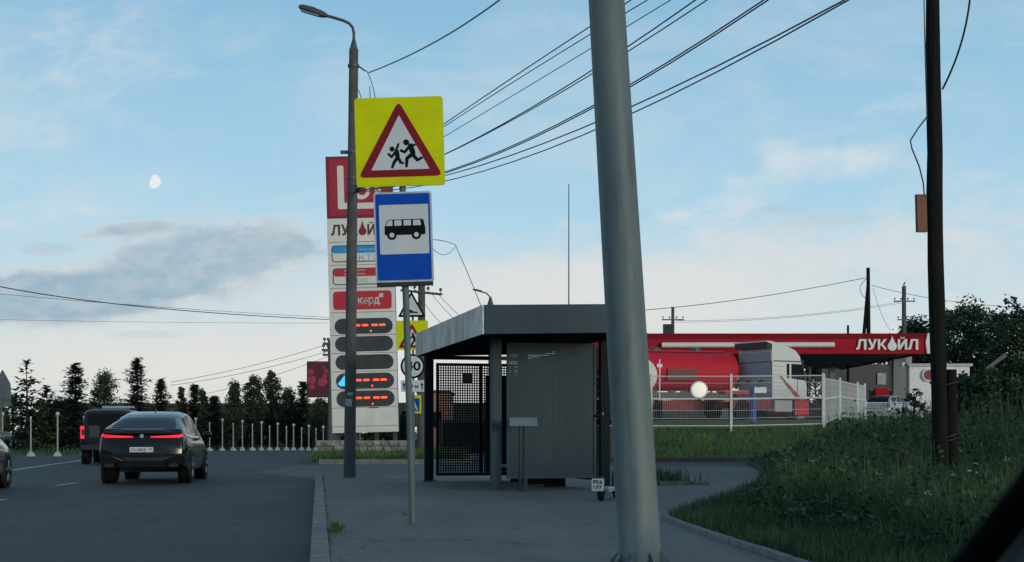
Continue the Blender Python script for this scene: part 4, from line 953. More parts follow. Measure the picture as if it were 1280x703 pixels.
# ---- truck
Yr = 68; rzt = radians(33); q = W(965.5, 541, Yr)
t = thing('tractor_unit', 'white truck cab with red diagonal stripe and grey rear wall, behind the mesh fence', 'truck', (q.x, Yr, PZ), rz=rzt)
WH = mat('cab_white', (.60, .60, .57), .4, var=.06); GRY = mat('cab_grey', (.30, .34, .37), .5, var=.1)
w = 2.5
prof = [(0.02, 1.05), (2.35, 1.05), (2.42, 1.5), (2.36, 1.95), (2.02, 2.95), (.02, 2.95)]
cabm = MB().prism(prof, 0, w).build('cab', WH, t, bevel=.05)
top_ = MB().prism([(.02, 2.955), (2.03, 2.955), (1.95, 3.25), (1.6, 3.55), (.9, 3.78), (.0, 3.95), (-.35, 3.97), (-.35, 3.90), (.02, 3.80)], .03, w - .03).build('roof_fairing', WH, t, bevel=.04)
MB().box((-.012, w / 2, 2.25), (.05, w - .12, 2.3)).build('rear_wall', GRY, t)
MB().box((-.16, w / 2, 3.74), (.3, w - .12, .26)).build('hollow_shade', M_BLACK, t)  # solid black block painted as the shade inside the open fairing
MB().box((-.05, w / 2, 2.93), (.03, w - .1, .03)).build('rear_seam', M_DSTEEL, t)
for k in range(4): MB().box((-.045, .45 + k * .5, 3.5), (.02, .16, .05)).build('bracket', M_STEL, t)
for yy in (.75, 1.7): MB().box((-.05, yy, 1.98), (.03, .35, .08)).build('handle', M_BLACK, t)
MB().box((.35, -.012, 2.0), (.75, .03, 1.85)).build('side_extension', WH, t, bevel=.01)
ri = MB()
for k in range(8): ri.box((.35, -.03, 1.3 + k * .2), (.7, .008, .012))
ri.build('ribs', M_DSTEEL, t)
MB().prism(rpoly([(.98, 2.12), (1.16, 2.12), (1.16, 2.84), (.98, 2.84)], .03), -.012, .01).build('sleeper_window', M_GLASS, t)
MB().prism(rpoly([(1.3, 2.10), (2.28, 2.02), (2.02, 2.84), (1.3, 2.84)], .03), -.012, .01).build('door_window', M_GLASS, t)
MB().add([(2.375, .1, 2.0), (2.375, w - .1, 2.0), (2.06, w - .1, 2.9), (2.06, .1, 2.9)], [(0, 1, 2, 3)]).build('windscreen', M_GLASS, t)
MB().box((1.15, -.008, 2.975), (2.0, .02, .04)).build('roof_seam', M_DSTEEL, t)
MB().prism([(.40, 2.25), (.55, 2.22), (2.02, 1.08), (1.72, 1.06)], -.055, -.028).build('red_stripe', mat('stripe_red', (.42, .05, .03), .4), t)
MB().box((1.72, -.012, 1.6), (.015, .02, 1.0)).build('door_seam', M_DSTEEL, t)
MB().box((2.35, -.16, 2.35), (.16, .25, .7)).build('mirror', M_BLACK, t, bevel=.03); MB().tube([(2.2, 0, 2.75), (2.33, -.12, 2.75)], .03, 6).build('mirror_arm', M_BLACK, t)
MB().box((2.05, 1.25, .62), (1.0, 2.5, .78)).build('bumper', M_RED, t, bevel=.06)
MB().box((.4, 1.25, .75), (5.5, .9, .3)).build('chassis', mat('chassis_red', (.20, .02, .03), .6), t)
MB().box((-1.3, .15, .78), (2.6, .12, .5)).build('side_skirt', MATS['chassis_red'], t); MB().box((-2.2, .3, 1.35), (1.8, .5, .18)).build('upper_skirt', M_RED, t)
MB().box((.75, .2, .7), (1.2, .5, .6)).build('fuel_tank', mat('tank_pale', (.42, .40, .36), .5), t, bevel=.05)
for x in (1.45, -1.9):
    for yy in (.18, 2.3):
        wh = MB().lathe([(.3, -.16), (.48, -.16), (.51, -.1), (.51, .1), (.48, .16), (.3, .16)], 24, (x, yy, .51), 'Y').build('wheel', M_RUB, t, smooth=True, angle=40)
        MB().lathe([(.3, -.12), (.12, -.15), (.12, .15), (.3, .12)], 16, (x, yy, .51), 'Y').build('rim', M_SILV, wh)
MB().box((-1.9, 1.25, 1.08), (1.3, 2.4, .05)).build('mudguard', M_RED, t)
# tank trailer
q = W(926, 541, 69.2); rzt = radians(14)
t = thing('tank_trailer', 'red tank trailer coupled behind the white truck cab', 'tank trailer', (q.x, 69.2, PZ), rz=rzt)
RB = mat('tank_red', (.50, .018, .035), .6, spec=.2, var=.1, scale=.8)
prf = [(.3, -8.4), (.75, -8.3), (.97, -8.05), (1.0, -7.9), (1.0, -.2), (.98, -.12), (.85, -.03), (.3, 0)]
tk = MB().lathe(prf, 32, (0, 1.2, 2.5), 'X'); tk.v = [(x, 1.2 + (y - 1.2) * 1.2, z) for x, y, z in tk.v]; tk.build('tank', RB, t, smooth=True, angle=60)
MB().box((-4.2, 1.2, 3.52), (7.4, .7, .06)).build('catwalk', mat('catwalk_red', (.25, .012, .025), .6), t)
for x in (-2, -4.2, -6.4): MB().lathe([(.3, 3.5), (.3, 3.66), (.2, 3.72)], 14, (x, 1.2, 0)).build('hatch', M_DSTEEL, t)
MB().box((-3.2, -.03, 2.3), (1.55, .10, .55)).build('brown_side_panel', mat('panel_brown', (.12, .03, .025), .6), t)
for x in (-5.4, -4.9, -4.4): MB().box((x, -.02, 2.72), (.28, .1, .16)).build('white_marking', M_WPAINT, t)
MB().box((-4.2, 1.2, 1.25), (8.2, 1.0, .35)).build('chassis', M_DSTEEL, t)
MB().box((-3.6, 0.02, .72), (4.6, .12, .55)).build('side_guard', mat('guard_red', (.22, .014, .022), .6), t)
MB().box((-1.2, .3, .85), (1.2, .4, .5)).build('tool_box', M_RED, t)
for x in (-5.2, -6.5, -7.8):
    for yy in (.15, 2.25):
        wh = MB().lathe([(.3, -.18), (.48, -.18), (.51, -.1), (.51, .1), (.48, .18), (.3, .18)], 24, (x, yy, .51), 'Y').build('wheel', M_RUB, t, smooth=True, angle=40)
        MB().lathe([(.3, -.12), (.12, -.15), (.12, .15), (.3, .12)], 16, (x, yy, .51), 'Y').build('rim', M_SILV, wh)
# second tank with white end
q = W(799, 541, 64.5)
t = thing('tank_trailer', 'tank trailer with a white domed end bearing a hazard diamond, beside the grey mast', 'tank trailer', (q.x, 64.9, PZ), rz=radians(-8))
tk = MB().lathe([(.02, -.32), (.4, -.27), (.7, -.14), (.86, .02), (.89, .1)], 28, (0, .35, 2.1), 'Y'); tk.build('domed_end', M_STEL, t, smooth=True)
MB().lathe([(.9, -6.0), (.9, 0)], 28, (0, .45, 2.1), 'Y').build('tank', RB, t, smooth=True, angle=60)
MB().prism([(.50, 2.12), (.69, 2.37), (.82, 2.12), (.69, 1.87)], .26, .34).build('hazard_diamond', mat('diamond_red', (.3, .03, .03), .5), t)
MB().tube([(.98, .7, .9), (.98, .7, 2.9)], .03, 6).tube([(.98, 1.1, .9), (.98, 1.1, 2.9)], .03, 6).build('ladder', M_WPAINT, t)
MB().box((0, 3.2, .95), (1.0, 6, .3)).build('chassis', M_DSTEEL, t)
for yy in (1.2, 2.5):
    for xx in (-.9, .9):
        MB().lathe([(.3, -.16), (.48, -.16), (.51, -.1), (.51, .1), (.48, .16), (.3, .16)], 20, (xx, yy, .51), 'X').build('wheel', M_RUB, t, smooth=True, angle=40)

# ------------------------------------------------------------------ fences
WF = mat('fence_white', (.58, .58, .56), .6, var=.1)
def mesh_fence(label, posts, top, group=None, rails=(.04, .55, .98), wire=.0045, pitch=.08, lift=.12):
    """posts: list of (x, y, zbase, height)"""
    x0, y0, z0, h0 = posts[0]
    t = thing('mesh_fence', label, 'fence', (x0, y0, z0))
    for x, y, z, h in posts: MB().box((x - x0, y - y0, z - z0 + h / 2 - .1), (.10, .10, h + .25)).build('post', WF, t)
    for (xa, ya, za, ha), (xb, yb, zb, hb) in zip(posts, posts[1:]):
        a = Vector((xa - x0, ya - y0, za - z0)); c = Vector((xb - x0, yb - y0, zb - z0)); d = c - a; L = d.length
        up0, up1 = ha * top, hb * top; m = MB(); n = max(2, int(L / pitch))
        for i in range(1, n):
            k = i / n; p = a + d * k; hh = up0 + (up1 - up0) * k
            m.box((p.x, p.y, p.z + lift + (hh - lift) / 2), (wire, wire, hh - lift), atan2(d.y, d.x))
        for k in rails:
            wv = .024
            m.tube([(a.x, a.y, a.z + lift + (up0 - lift) * k), (c.x, c.y, c.z + lift + (up1 - lift) * k)], wv if k != .55 else .045, 6)
        for k in (.18, .33, .7, .85): m.tube([(a.x, a.y, a.z + lift + (up0 - lift) * k), (c.x, c.y, c.z + lift + (up1 - lift) * k)], .008, 4)
        m.build('mesh_panel', WF, t)
    return t
zf = T(8, FY)
PB = [(W(px, 541, FY).x, FY, zf, 2.52) for px in (612, 713, 814, 914)] + [(W(1029, 541, 62).x, 62, zf + .1, 2.5)]
mesh_fence('white mesh fence on the grass bank in front of the tank trailer and truck', PB, .985)
P2 = [(W(px, 541, y).x, y, PZ, h) for px, y, h in ((1030, 62.5, 2.25), (1050, 66, 2.0), (1072, 70, 1.95), (1081, 73.5, 2.0))]
P2[0] = (P2[0][0], P2[0][1], zf + .15, 2.4)
mesh_fence('white gate fence turning away beside the red truck bumper', P2, .95, wire=.02, pitch=.17)
P3 = [(W(px, 541, 74).x, 74, PZ, 1.05) for px in (1082, 1119, 1160, 1200)]
mesh_fence('low white rail fence before the silver hatchback', P3, .98, rails=(.5, .97), wire=.006, pitch=.12)
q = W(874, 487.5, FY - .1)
t = thing('fence_disc', 'round white disc with added glow on the mesh fence in front of the tank trailer', 'disc', q)
mt = mat('disc_white', (.80, .79, .70), .5, scale=5, col2=(.62, .60, .50), emit=(1, .96, .80), estr=.42)  # emission added to lift the disc to full white
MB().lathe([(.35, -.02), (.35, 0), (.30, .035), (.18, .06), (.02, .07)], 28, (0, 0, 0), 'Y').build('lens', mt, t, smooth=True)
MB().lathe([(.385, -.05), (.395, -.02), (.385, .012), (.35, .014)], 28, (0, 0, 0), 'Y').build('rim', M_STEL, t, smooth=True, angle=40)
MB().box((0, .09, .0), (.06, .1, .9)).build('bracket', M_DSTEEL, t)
q = W(950.5, 487.5, FY - .08)
tag(MB().prism([(-.27, -.14), (.27, -.14), (.27, .13), (.22, .11), (.1, .13), (-.1, .11), (-.27, .13)], -.012, .012).build('notice_plate', M_WPAINT, loc=q), 'small torn white notice fixed to the mesh fence below the cab', 'notice')
q = W(941.5, 541, 63.5)
t = thing('blue_post', 'short blue round post behind the mesh fence in front of the truck', 'post', (q.x, 63.5, 1.6))
MB().tube([(0, 0, 0), (0, 0, 1.5)], .15, 12).build('shaft', mat('blue_paint', (.02, .08, .28), .5), t, smooth=True, angle=40); MB().lathe([(.16, 1.5), (.12, 1.56)], 12).build('cap', MATS['blue_paint'], t)

# ---- far roadside posts
CONE = mat('cone_concrete', (.45, .45, .43), .9, var=.2)
def rpost(px, pyt, pyb, ballq):
    b = G(px, pyb); s = F / b.y; h = (pyb - pyt) / s
    t = thing('roadside_post', 'thin white ball topped post in the row along the far road edge' if ballq else 'thin plain white post in the row along the far road edge', 'post', b, group='ball topped white posts' if ballq else 'plain white posts')
    MB().lathe([(.22, -.02), (.20, .07), (.06, .22), (.04, .23)], 4 if ballq else 8, (0, 0, 0)).build('concrete_foot', CONE, t, rot=(0, 0, pi / 4))
    MB().tube([(0, 0, .25), (0, 0, h - .1)], .036, 8).build('shaft', mat('post_grey', (.36, .36, .35), .7), t, smooth=True, angle=40)
    if ballq: MB().ball((0, 0, h - .06), .095).build('ball', mat('ball_white', (.5, .5, .48), .5), t, smooth=True)
    else: MB().lathe([(.042, h - .1), (.042, h)], 8).build('cap', WF, t)
for px, a, c in ((3, 516, 571), (72, 516, 570.5), (244.5, 522.8, 564.2), (278, 524, 563.6), (303, 525.8, 563.4), (327, 527.3, 563.2), (347, 529, 563.2), (367, 530.3, 563.2), (386, 531.7, 563.3), (404, 532.8, 563.3), (483, 541, 561)): rpost(px, a, c, 1)
for px, a, c in ((38.5, 521, 570.5), (105, 520, 569), (262, 528, 563.8), (291.5, 529, 563.5), (315.5, 530, 563.3), (337, 532, 563.2), (358, 533, 563.2), (377, 534.5, 563.2), (395, 535.5, 563.3), (412, 537, 563.3), (450, 541, 562), (465, 541, 561.5)): rpost(px, a, c, 0)
tk = MB()
for a, c in (((-23.6, 64.5), (-21.8, 65.2)),): tk.box(((a[0] + c[0]) / 2, (a[1] + c[1]) / 2, .15), (2.2, .4, .3), .3)
# ---- triangular sign seen from behind, left edge
Y = 55; s = F / Y
t = thing('warning_sign', 'grey back of a triangular warning sign at the left edge before the pines', 'road sign', (W(2, 541, Y).x, Y, 0))
q = lambda px, py: ((px - 2) / s, H + (541 - py) / s)
MB().tube([(0, -.05, 0), (0, -.05, q(0, 480)[1])], .04, 8).build('post', M_GALV, t)
MB().prism(rpoly([q(-20, 512), q(14, 508), q(13, 480), q(3, 462), q(-14, 492)], .04), 0, .03).build('sign_back', mat('sign_back_grey', (.12, .14, .15), .5, .3), t)
MB().box((0, -.03, q(0, 500)[1]), (.8, .03, .05)).build('bracket', M_DSTEEL, t)

# ---- far buildings
Y = 112; s = F / Y
t = thing('long_building', 'low long brownish building half hidden behind the spruces at left', 'building', (W(230, 541, Y).x, Y, 0))
zb = H + (541 - 508) / s
MB().box((0, 4, zb / 2), (360 / s, 8, zb)).build('wall', mat('brown_wall', (.085, .06, .055), .9, var=.15), t)
MB().box((0, 4, zb + .12), (364 / s, 8.4, .24)).build('roof_edge', mat('rust_roof', (.07, .035, .03), .8), t)
for k in range(12):
    MB().box((-10.5 + k * 1.9, -.02, zb - 1.3), (.9, .08, .9)).build('window', M_GLASS, t)
Y = 92; s = F / Y
t = thing('salmon_building', 'salmon pink flat roofed building behind the shelter and far sign post', 'building', (W(541, 541, Y).x, Y, 0))
zb = H + (541 - 491) / s
MB().box((0, 4, zb / 2), (40 / s, 8, zb)).build('wall', mat('salmon_wall', (.40, .20, .15), .9, var=.1), t)
MB().box((0, 4, zb + .08), (42 / s, 8.3, .16)).build('roof_edge', mat('roof_dark', (.06, .05, .05), .8), t)
for px in (530, 545): o = MB().box(((px - 541) / s, -.03, 2.0), (.8, .08, 1.1)).build('window', M_DSTEEL, t); MB().box(((px - 541) / s, -.075, 2.0), (.7, .02, 1.0)).build('pane', M_GLASS, o)
MB().box((.9, -.04, 1.0), (.9, .1, 2.0)).build('door', M_DSTEEL, t)
t = thing('dark_hut', 'low dark hut seen through the far perforated shelter wall', 'hut', (W(592, 541, 78).x, 78, 0))
MB().box((0, 1.5, .85), (3.4, 3, 1.7)).build('wall', mat('hut_wall', (.03, .03, .032), .9), t); MB().box((0, 1.5, 1.75), (3.7, 3.3, .12)).build('roof', M_DSTEEL, t)
# rusty sheet fence deep in the bushes, right
q = W(1250, 541, 30); t = thing('rusty_fence', 'rusty brown sheet metal fence among the bushes at the right edge', 'fence', (q.x, 30, .2))
m_ = MB()
for i in range(9): m_.box((-.36 + i * .09, .0 + .01 * (i % 2), 1.1), (.088, .012, 2.0))
m_.build('sheet', mat('rust_sheet', (.07, .028, .018), .9, scale=3, col2=(.14, .06, .035)), t); MB().box((0, .05, .6), (.9, .05, .06)).build('rail', M_DSTEEL, t); MB().box((0, .05, 1.7), (.9, .05, .06)).build('rail', M_DSTEEL, t)
a, c = W(1232, 462, 27), W(1257, 444, 27)
tag(MB().tube([a, c], [.03, .045], 6).build('pale_plank', mat('plank_pale', (.16, .16, .13), .9), None), 'pale weathered plank leaning in the bush tops right of the wooden pole', 'plank')

# ---- utility poles in the distance
def upole(label, px, ptop, Y, r, arms=(), strut=None, extra=None, z0=0, m=None, lean=0):
    s = F / Y; b = W(px, 541, Y); h = H + (541 - ptop) / s - z0
    t = thing('utility_pole', label, 'utility pole', (b.x, Y, z0), ry=radians(lean))
    MB().tube([(0, 0, 0), (0, 0, h)], [r * 1.15, r * .85], 10).build('pole', m or M_WOOD, t, smooth=True, angle=40)
    for hz, hw, tilt in arms:
        z = H + (541 - hz) / s - z0; o = MB().box((0, -.12, z), (hw * 2, .1, .1), ry=tilt).build('crossarm', M_DSTEEL, t)
        for k in (-1, -.35, .35, 1): MB().lathe([(.02, 0), (.02, .12), (.07, .13), (.07, .22), (.04, .26)], 7, (k * (hw - .08), -.12, z + .03 - k * hw * math.tan(tilt))).build('insulator', M_DSTEEL, o)
    if strut: MB().tube([(strut[0], .3, 0), (0, .05, h * strut[1])], r * .9, 8).build('strut', M_WOOD, t)
    return t, s, h
upole('leaning wooden utility pole with a strut standing behind the petrol canopy', 1086.5, 335, 112, .17, (), (-1.0, .88), z0=PZ, lean=-.4)
t, s, h = upole('short concrete pole with two insulator crossarms behind the canopy lettering', 1130, 358, 116, .2, ((377, .9, 0), (400, .6, 0)), z0=PZ, m=M_POLE)
MB().tube([(0, 0, h), (0, 0, h + .2), (.1, 0, h + .35)], .06, 6).build('top_pin', M_DSTEEL, t)
t, s, h = upole('pole top with crossarm and black box lamp rising above the canopy left end', 841, 384, 118, .16, ((400, .95, 0),), z0=PZ, m=M_POLE)
MB().box((-.45, -.3, H + (541 - 412) / s - PZ), (.85, .4, .85)).build('box_lamp', M_BLACK, t)
upole('grey utility pole with a crossarm behind the small triangle sign', 527, 350, 62, .19, ((366, .95, .1),), m=M_POLE)
upole('dark pole with insulators just behind the left side of the price board', 413, 425, 66, .13, ((430, .35, 0), (438, .4, 0), (444, .35, 0)), m=M_POLE)
upole('small stubby post with a loop above the canopy roof', 1060, 407, 100, .1, (), z0=PZ)
# mast with thin antenna and the far street lamp over the shelter roof
Y = 95; s = F / Y; q = W(711, 541, Y)
t = thing('antenna_mast', 'very thin tall antenna mast rising above the shelter roof', 'antenna', (q.x, Y, 0)); hh = H + (541 - 230) / s
MB().tube([(0, 0, 0), (0, 0, hh * .6), (0, 0, hh)], [.07, .05, .035], 6).build('mast', M_DSTEEL, t); MB().lathe([(.3, 0), (.3, .25)], 8).build('foot', M_KERB, t)
Y = 70; s = F / Y; q = W(613, 541, Y)
t = thing('street_lamp', 'small far street lamp with curved arm peeking over the shelter roof corner', 'street lamp', (q.x, Y, 0)); hh = H + (541 - 376) / s
MB().lathe([(.13, 0), (.1, hh)], 10).build('pole', M_POLE, t); MB().lathe([(.16, hh - .45), (.16, hh - .2), (.05, hh + .2)], 10).build('pole_cap', M_DSTEEL, t)
MB().tube([(0, 0, hh), (-.03, 0, hh + .2), (-.2, 0, hh + .38), (-.8, 0, hh + .55)], .04, 6).build('arm', M_DSTEEL, t); MB().tube([(-.45, 0, hh + .48), (-.9, 0, hh + .58)], .06, 6).build('lamp_head', M_DSTEEL, t)

# ---- overhead wires
def wire(pts, r, label, group, n=14, name='overhead_wire'):
    P = [Vector(p) for p in pts]; out = []
    if len(P) == 3:                              # passes through the middle point
        k = (P[1] - P[0]).length / ((P[1] - P[0]).length + (P[2] - P[1]).length); C_ = (P[1] - P[0] * (1 - k) ** 2 - P[2] * k * k) / (2 * k * (1 - k))
        out = [P[0] * (1 - i / n) ** 2 + C_ * 2 * (i / n) * (1 - i / n) + P[2] * (i / n) ** 2 for i in range(n + 1)]
    else: out = P
    return tag(MB().tube(out, r, 5).build(name, M_BLACK, None), label, 'cable', group)
BUN = [((446, 232), (556, 154.5), (789, 0), .013, 18), ((447, 233), (556, 158), (809.5, 0), .011, 18), ((447, 235), (557, 170), (838.6, 0), .009, 17), ((446, 236), (558, 192), (869.6, 0), .014, 17),
       ((446, 237), (558, 192.5), (884, 0), .012, 16.5), ((446, 238), (558, 214.5), (955, 0), .014, 16), ((446, 238.5), (558, 216), (960.5, 0), .014, 16), ((446, 239), (559, 219), (1056, 0), .014, 14), ((446, 240), (559, 226), (1061, 0), .013, 14)]
for i, (a, m, e, r, Ye) in enumerate(BUN):
    A = W(a[0], a[1], 29.95); E = W(e[0], e[1], Ye)
    k = (m[0] - a[0]) / (e[0] - a[0]); Ym = 1 / ((1 - k) / 29.95 + k / Ye); Mi = W(m[0], m[1], Ym)
    Q0 = E + (E - Mi) * 0.0
    d = (E - Mi); far = E + d * .9 + Vector((0, 0, .12 * d.length))
    o = wire([A, Mi, E], r * .7, 'thin black overhead cable fanning from the street lamp to the upper right', 'cables from the street lamp to the upper right')
wire([W(461, 91, 29.9), W(545, 52, 24), W(630, -4, 19)], .013, 'single black cable rising from the street lamp top to the top edge', None)
wire([W(458, 88, 30), W(465, 105, 30), W(469, 124, 30)], .009, 'short slack cable dropping from the street lamp hook behind the yellow board', None)
wire([W(470, 237, 30), W(490, 250, 31), W(505, 256, 32)], .008, 'short cable tail behind the top of the blue bus board', None)
wire([W(-8, 357, 40), W(192, 385, 52), W(418, 400, 64)], .017, 'long sagging dark cable crossing the left sky above the trees', None)
wire([W(-8, 367, 70), W(200, 384, 82), W(412, 397, 96)], .012, 'fainter thin cable just above the long sagging cable, left sky', None)
wire([W(-8, 399.5, 90), W(200, 403, 90), W(410, 404, 90)], .010, 'faint level cable low in the left sky', None)
wire([W(213, 478, 66), W(320, 456, 66), W(411, 430, 66)], .011, 'upper faint cable rising to the insulators by the price board', None)
wire([W(213, 482, 66), W(320, 463, 66), W(411, 439, 66)], .011, 'lower faint cable rising to the insulators by the price board', None)
wire([W(100, 515, 70), W(260, 492, 68), W(412, 445, 66)], .010, 'lowest faint cable crossing behind the spruce tops to the price board', None)
wire([W(700, 393, 100), W(900, 378, 108), W(1082, 347.5, 112)], .028, 'dark cable running from behind the mast to the leaning wooden pole', None)
wire([W(1090, 357, 112), W(1170, 374, 116), W(1290, 385, 120)], .022, 'dark cable running right from the leaning wooden pole behind the big pole', None)
wire([W(845, 401, 118), W(980, 396, 116), W(1128, 377, 116)], .014, 'thin faint cable between the canopy poles, crossing above the fascia', None)
wire([W(845, 403, 118), W(960, 399, 116), W(1128, 379, 116)], .014, 'lowest thin faint cable between the canopy poles', None)
wire([W(1084, 348, 112), W(1075, 362, 112), W(1083, 374, 112)], .025, 'slack cable loop hanging from the leaning wooden pole', None)
wire([W(1091, 360, 112), W(1100, 388, 110), W(1113, 414, 107)], .016, 'guy cable slanting down from the leaning wooden pole to the canopy roof', None)
wire([W(541, 300, 40), W(555, 301.5, 45), W(569, 306, 50)], .013, 'short straight cable leaving the right side of the blue bus board', None)
wire([W(541, 311, 40), W(556, 318.5, 45), W(569, 309, 50)], .010, 'short sagging cable right of the blue bus board', None)
wire([W(569, 306, 50), W(586, 345, 46), W(606, 396, 40)], .013, 'cable slanting down to the shelter roof corner', None)
for i, (a, e) in enumerate((((546, 366), (590, 408)), ((540, 368), (573, 403)), ((520, 364), (552, 405)), ((524, 366), (500, 345)))):
    wire([W(*a, 62), W((a[0] + e[0]) / 2 - .6, (a[1] + e[1]) / 2 + 1.4, 55), W(*e, 48)], .011, 'thin cable leaving the crossarm behind the small triangle sign', 'cables from the crossarm behind the triangle sign')
# cables on the wooden pole
wire([W(1178, 112, 16), W(1197, 68, 15.8), W(1213, -6, 15.5)], .012, 'black cable swinging up from the right side of the wooden pole', None)
wire([W(1155, -6, 15.9), W(1156.5, 70, 15.9), W(1159, 150, 15.9)], .007, 'thin cable hanging straight beside the left side of the wooden pole', None)
wire([W(1159, 146, 15.9), W(1148, 160, 15.8), W(1138, 176, 15.8), W(1140, 186, 15.8), W(1149, 208, 15.8), W(1154, 228, 15.8), W(1155.5, 246, 15.8)], .009, 'cable kinked outward left of the wooden pole above the plywood board', None)

# ---- moon
Ym = 4000; q = W(191.8, 226.8, Ym); rm = 8.9 / F * Ym
mo = MB(); vs = []; n1_, n2_ = 24, 16
for i in range(n2_ + 1):
    for k in range(n1_):
        a = 2 * pi * k / n1_; th = pi * i / n2_; x, y, z = sin(th) * cos(a), sin(th) * sin(a), cos(th)
        if x < 0: x *= .38
        vs.append((x * rm, y * rm, z * rm))
mo.add(vs, [(i * n1_ + k, i * n1_ + (k + 1) % n1_, (i + 1) * n1_ + (k + 1) % n1_, (i + 1) * n1_ + k) for i in range(n2_) for k in range(n1_)])
mm = bpy.data.materials.new('moon_light'); mm.use_nodes = True; nt = mm.node_tree; nt.nodes.remove(nt.nodes['Principled BSDF'])
em = nt.nodes.new('ShaderNodeEmission'); tx = nt.nodes.new('ShaderNodeTexCoord'); no = nt.nodes.new('ShaderNodeTexNoise'); no.inputs['Scale'].default_value = .10; no.inputs['Detail'].default_value = 4
rp = nt.nodes.new('ShaderNodeValToRGB'); rp.color_ramp.elements[0].position = .35; rp.color_ramp.elements[1].position = .7
rp.color_ramp.elements[0].color = (.74, .82, .84, 1); rp.color_ramp.elements[1].color = (.82, .89, .91, 1)
nt.links.new(tx.outputs['Object'], no.inputs['Vector']); nt.links.new(no.outputs[0], rp.inputs[0]); nt.links.new(rp.outputs[0], em.inputs[0]); nt.links.new(em.outputs[0], nt.nodes['Material Output'].inputs[0])
o = mo.build('moon', mm, smooth=True, loc=q, rot=(0, radians(20), 0)); tag(o, 'pale gibbous daytime moon in the blue sky above the grey cloud', 'moon')

# ------------------------------------------------------------------ vegetation
def leaf_quad(mb, p, size, rng, up=0.3):
    a = Vector((rng.gauss(0, 1), rng.gauss(0, 1), rng.gauss(0, 1) * .7)).normalized(); c = a.cross(Vector((rng.gauss(0, 1), rng.gauss(0, 1), rng.gauss(0, 1)))).normalized()
    w = size * rng.uniform(.35, .6); l = size * rng.uniform(.8, 1.3); p = Vector(p)
    o = len(mb.v); mb.v += [tuple(p - a * l * .5), tuple(p + c * w * .5), tuple(p + a * l * .5), tuple(p - c * w * .5)]; mb.f.append((o, o + 1, o + 2, o + 3))
def conifer(label, px, ptop, Y, width, seed, pine=False, cat='tree', name='spruce_tree', dens=1.0, bare=.0):
    rng = random.Random(seed); s = F / Y; b = W(px, 541, Y); h = H + (541 - ptop) / s; r = width * (1.35 if pine else 2.0) / s / 2
    t = thing(name, label, cat, (b.x, Y, 0))
    MB().tube([(0, 0, 0), (.03 * r, 0, h * .5), (0, 0, h)], [.035 * h * .5, .02 * h * .6, .01], 7).build('trunk', M_BARK, t)
    mb = MB(); z = h * (.06 if not pine else .15)
    while z < h * .985:
        f = 1 - z / h
        if pine: L = r * (min(1, f * 1.9) ** .8) * rng.uniform(.6, 1.15); step = h * .075
        else: L = r * (f ** .6 * .97 + .03) * rng.uniform(.6, 1.2); step = h * .048 * (.6 + .5 * f)
        nb = rng.randint(8, 11) if not pine else rng.randint(5, 7); ph = rng.uniform(0, 6)
        for k in range(nb):
            a = ph + 2 * pi * k / nb + rng.uniform(-.3, .3); l = L * rng.uniform(.45, 1.3); z_ = z; z = z + rng.gauss(0, .018 * h)
            droop = rng.uniform(.1, .35) if not pine else rng.uniform(-.25, .05)
            m = max(3, int(l / .16 * dens))
            for i in range(m):
                u_ = (i + rng.random()) / m; d = l * u_
                if pine and u_ < .45 and rng.random() < .6: continue
                zz = min(h, z) - d * droop + .28 * l * u_ * u_ * (1 if not pine else .6)
                c = Vector((d * cos(a), d * sin(a), zz)); w = (.16 + .20 * (1 - u_)) * (1 if not pine else 1.2)
                c.z += rng.gauss(0, .05)
                for q in range(3):
                    aa = a + rng.uniform(-1.25, 1.25); e = c + Vector((cos(aa), sin(aa), rng.uniform(-.5, .45))) * w * rng.uniform(.7, 1.4)
                    pr = Vector((-sin(aa), cos(aa), rng.uniform(-.6, .6))) * w * .26
                    o = len(mb.v); mb.v += [tuple(c - pr), tuple(c + pr), tuple(e)]; mb.f.append((o, o + 1, o + 2))
            z = z_
        z += step * rng.uniform(.7, 1.2)
    for q in range(20):
        zz = h * rng.uniform(.93, 1.0); a = rng.uniform(0, 6.3); w = .12 + (h - zz) * .25
        o = len(mb.v); mb.v += [(0, 0, zz - .03), (0, .02, zz + .05), (w * cos(a), w * sin(a), zz + .08)]; mb.f.append((o, o + 1, o + 2))
    mb.build('crown', L_PINE if pine else L_SPRUCE, t); return t
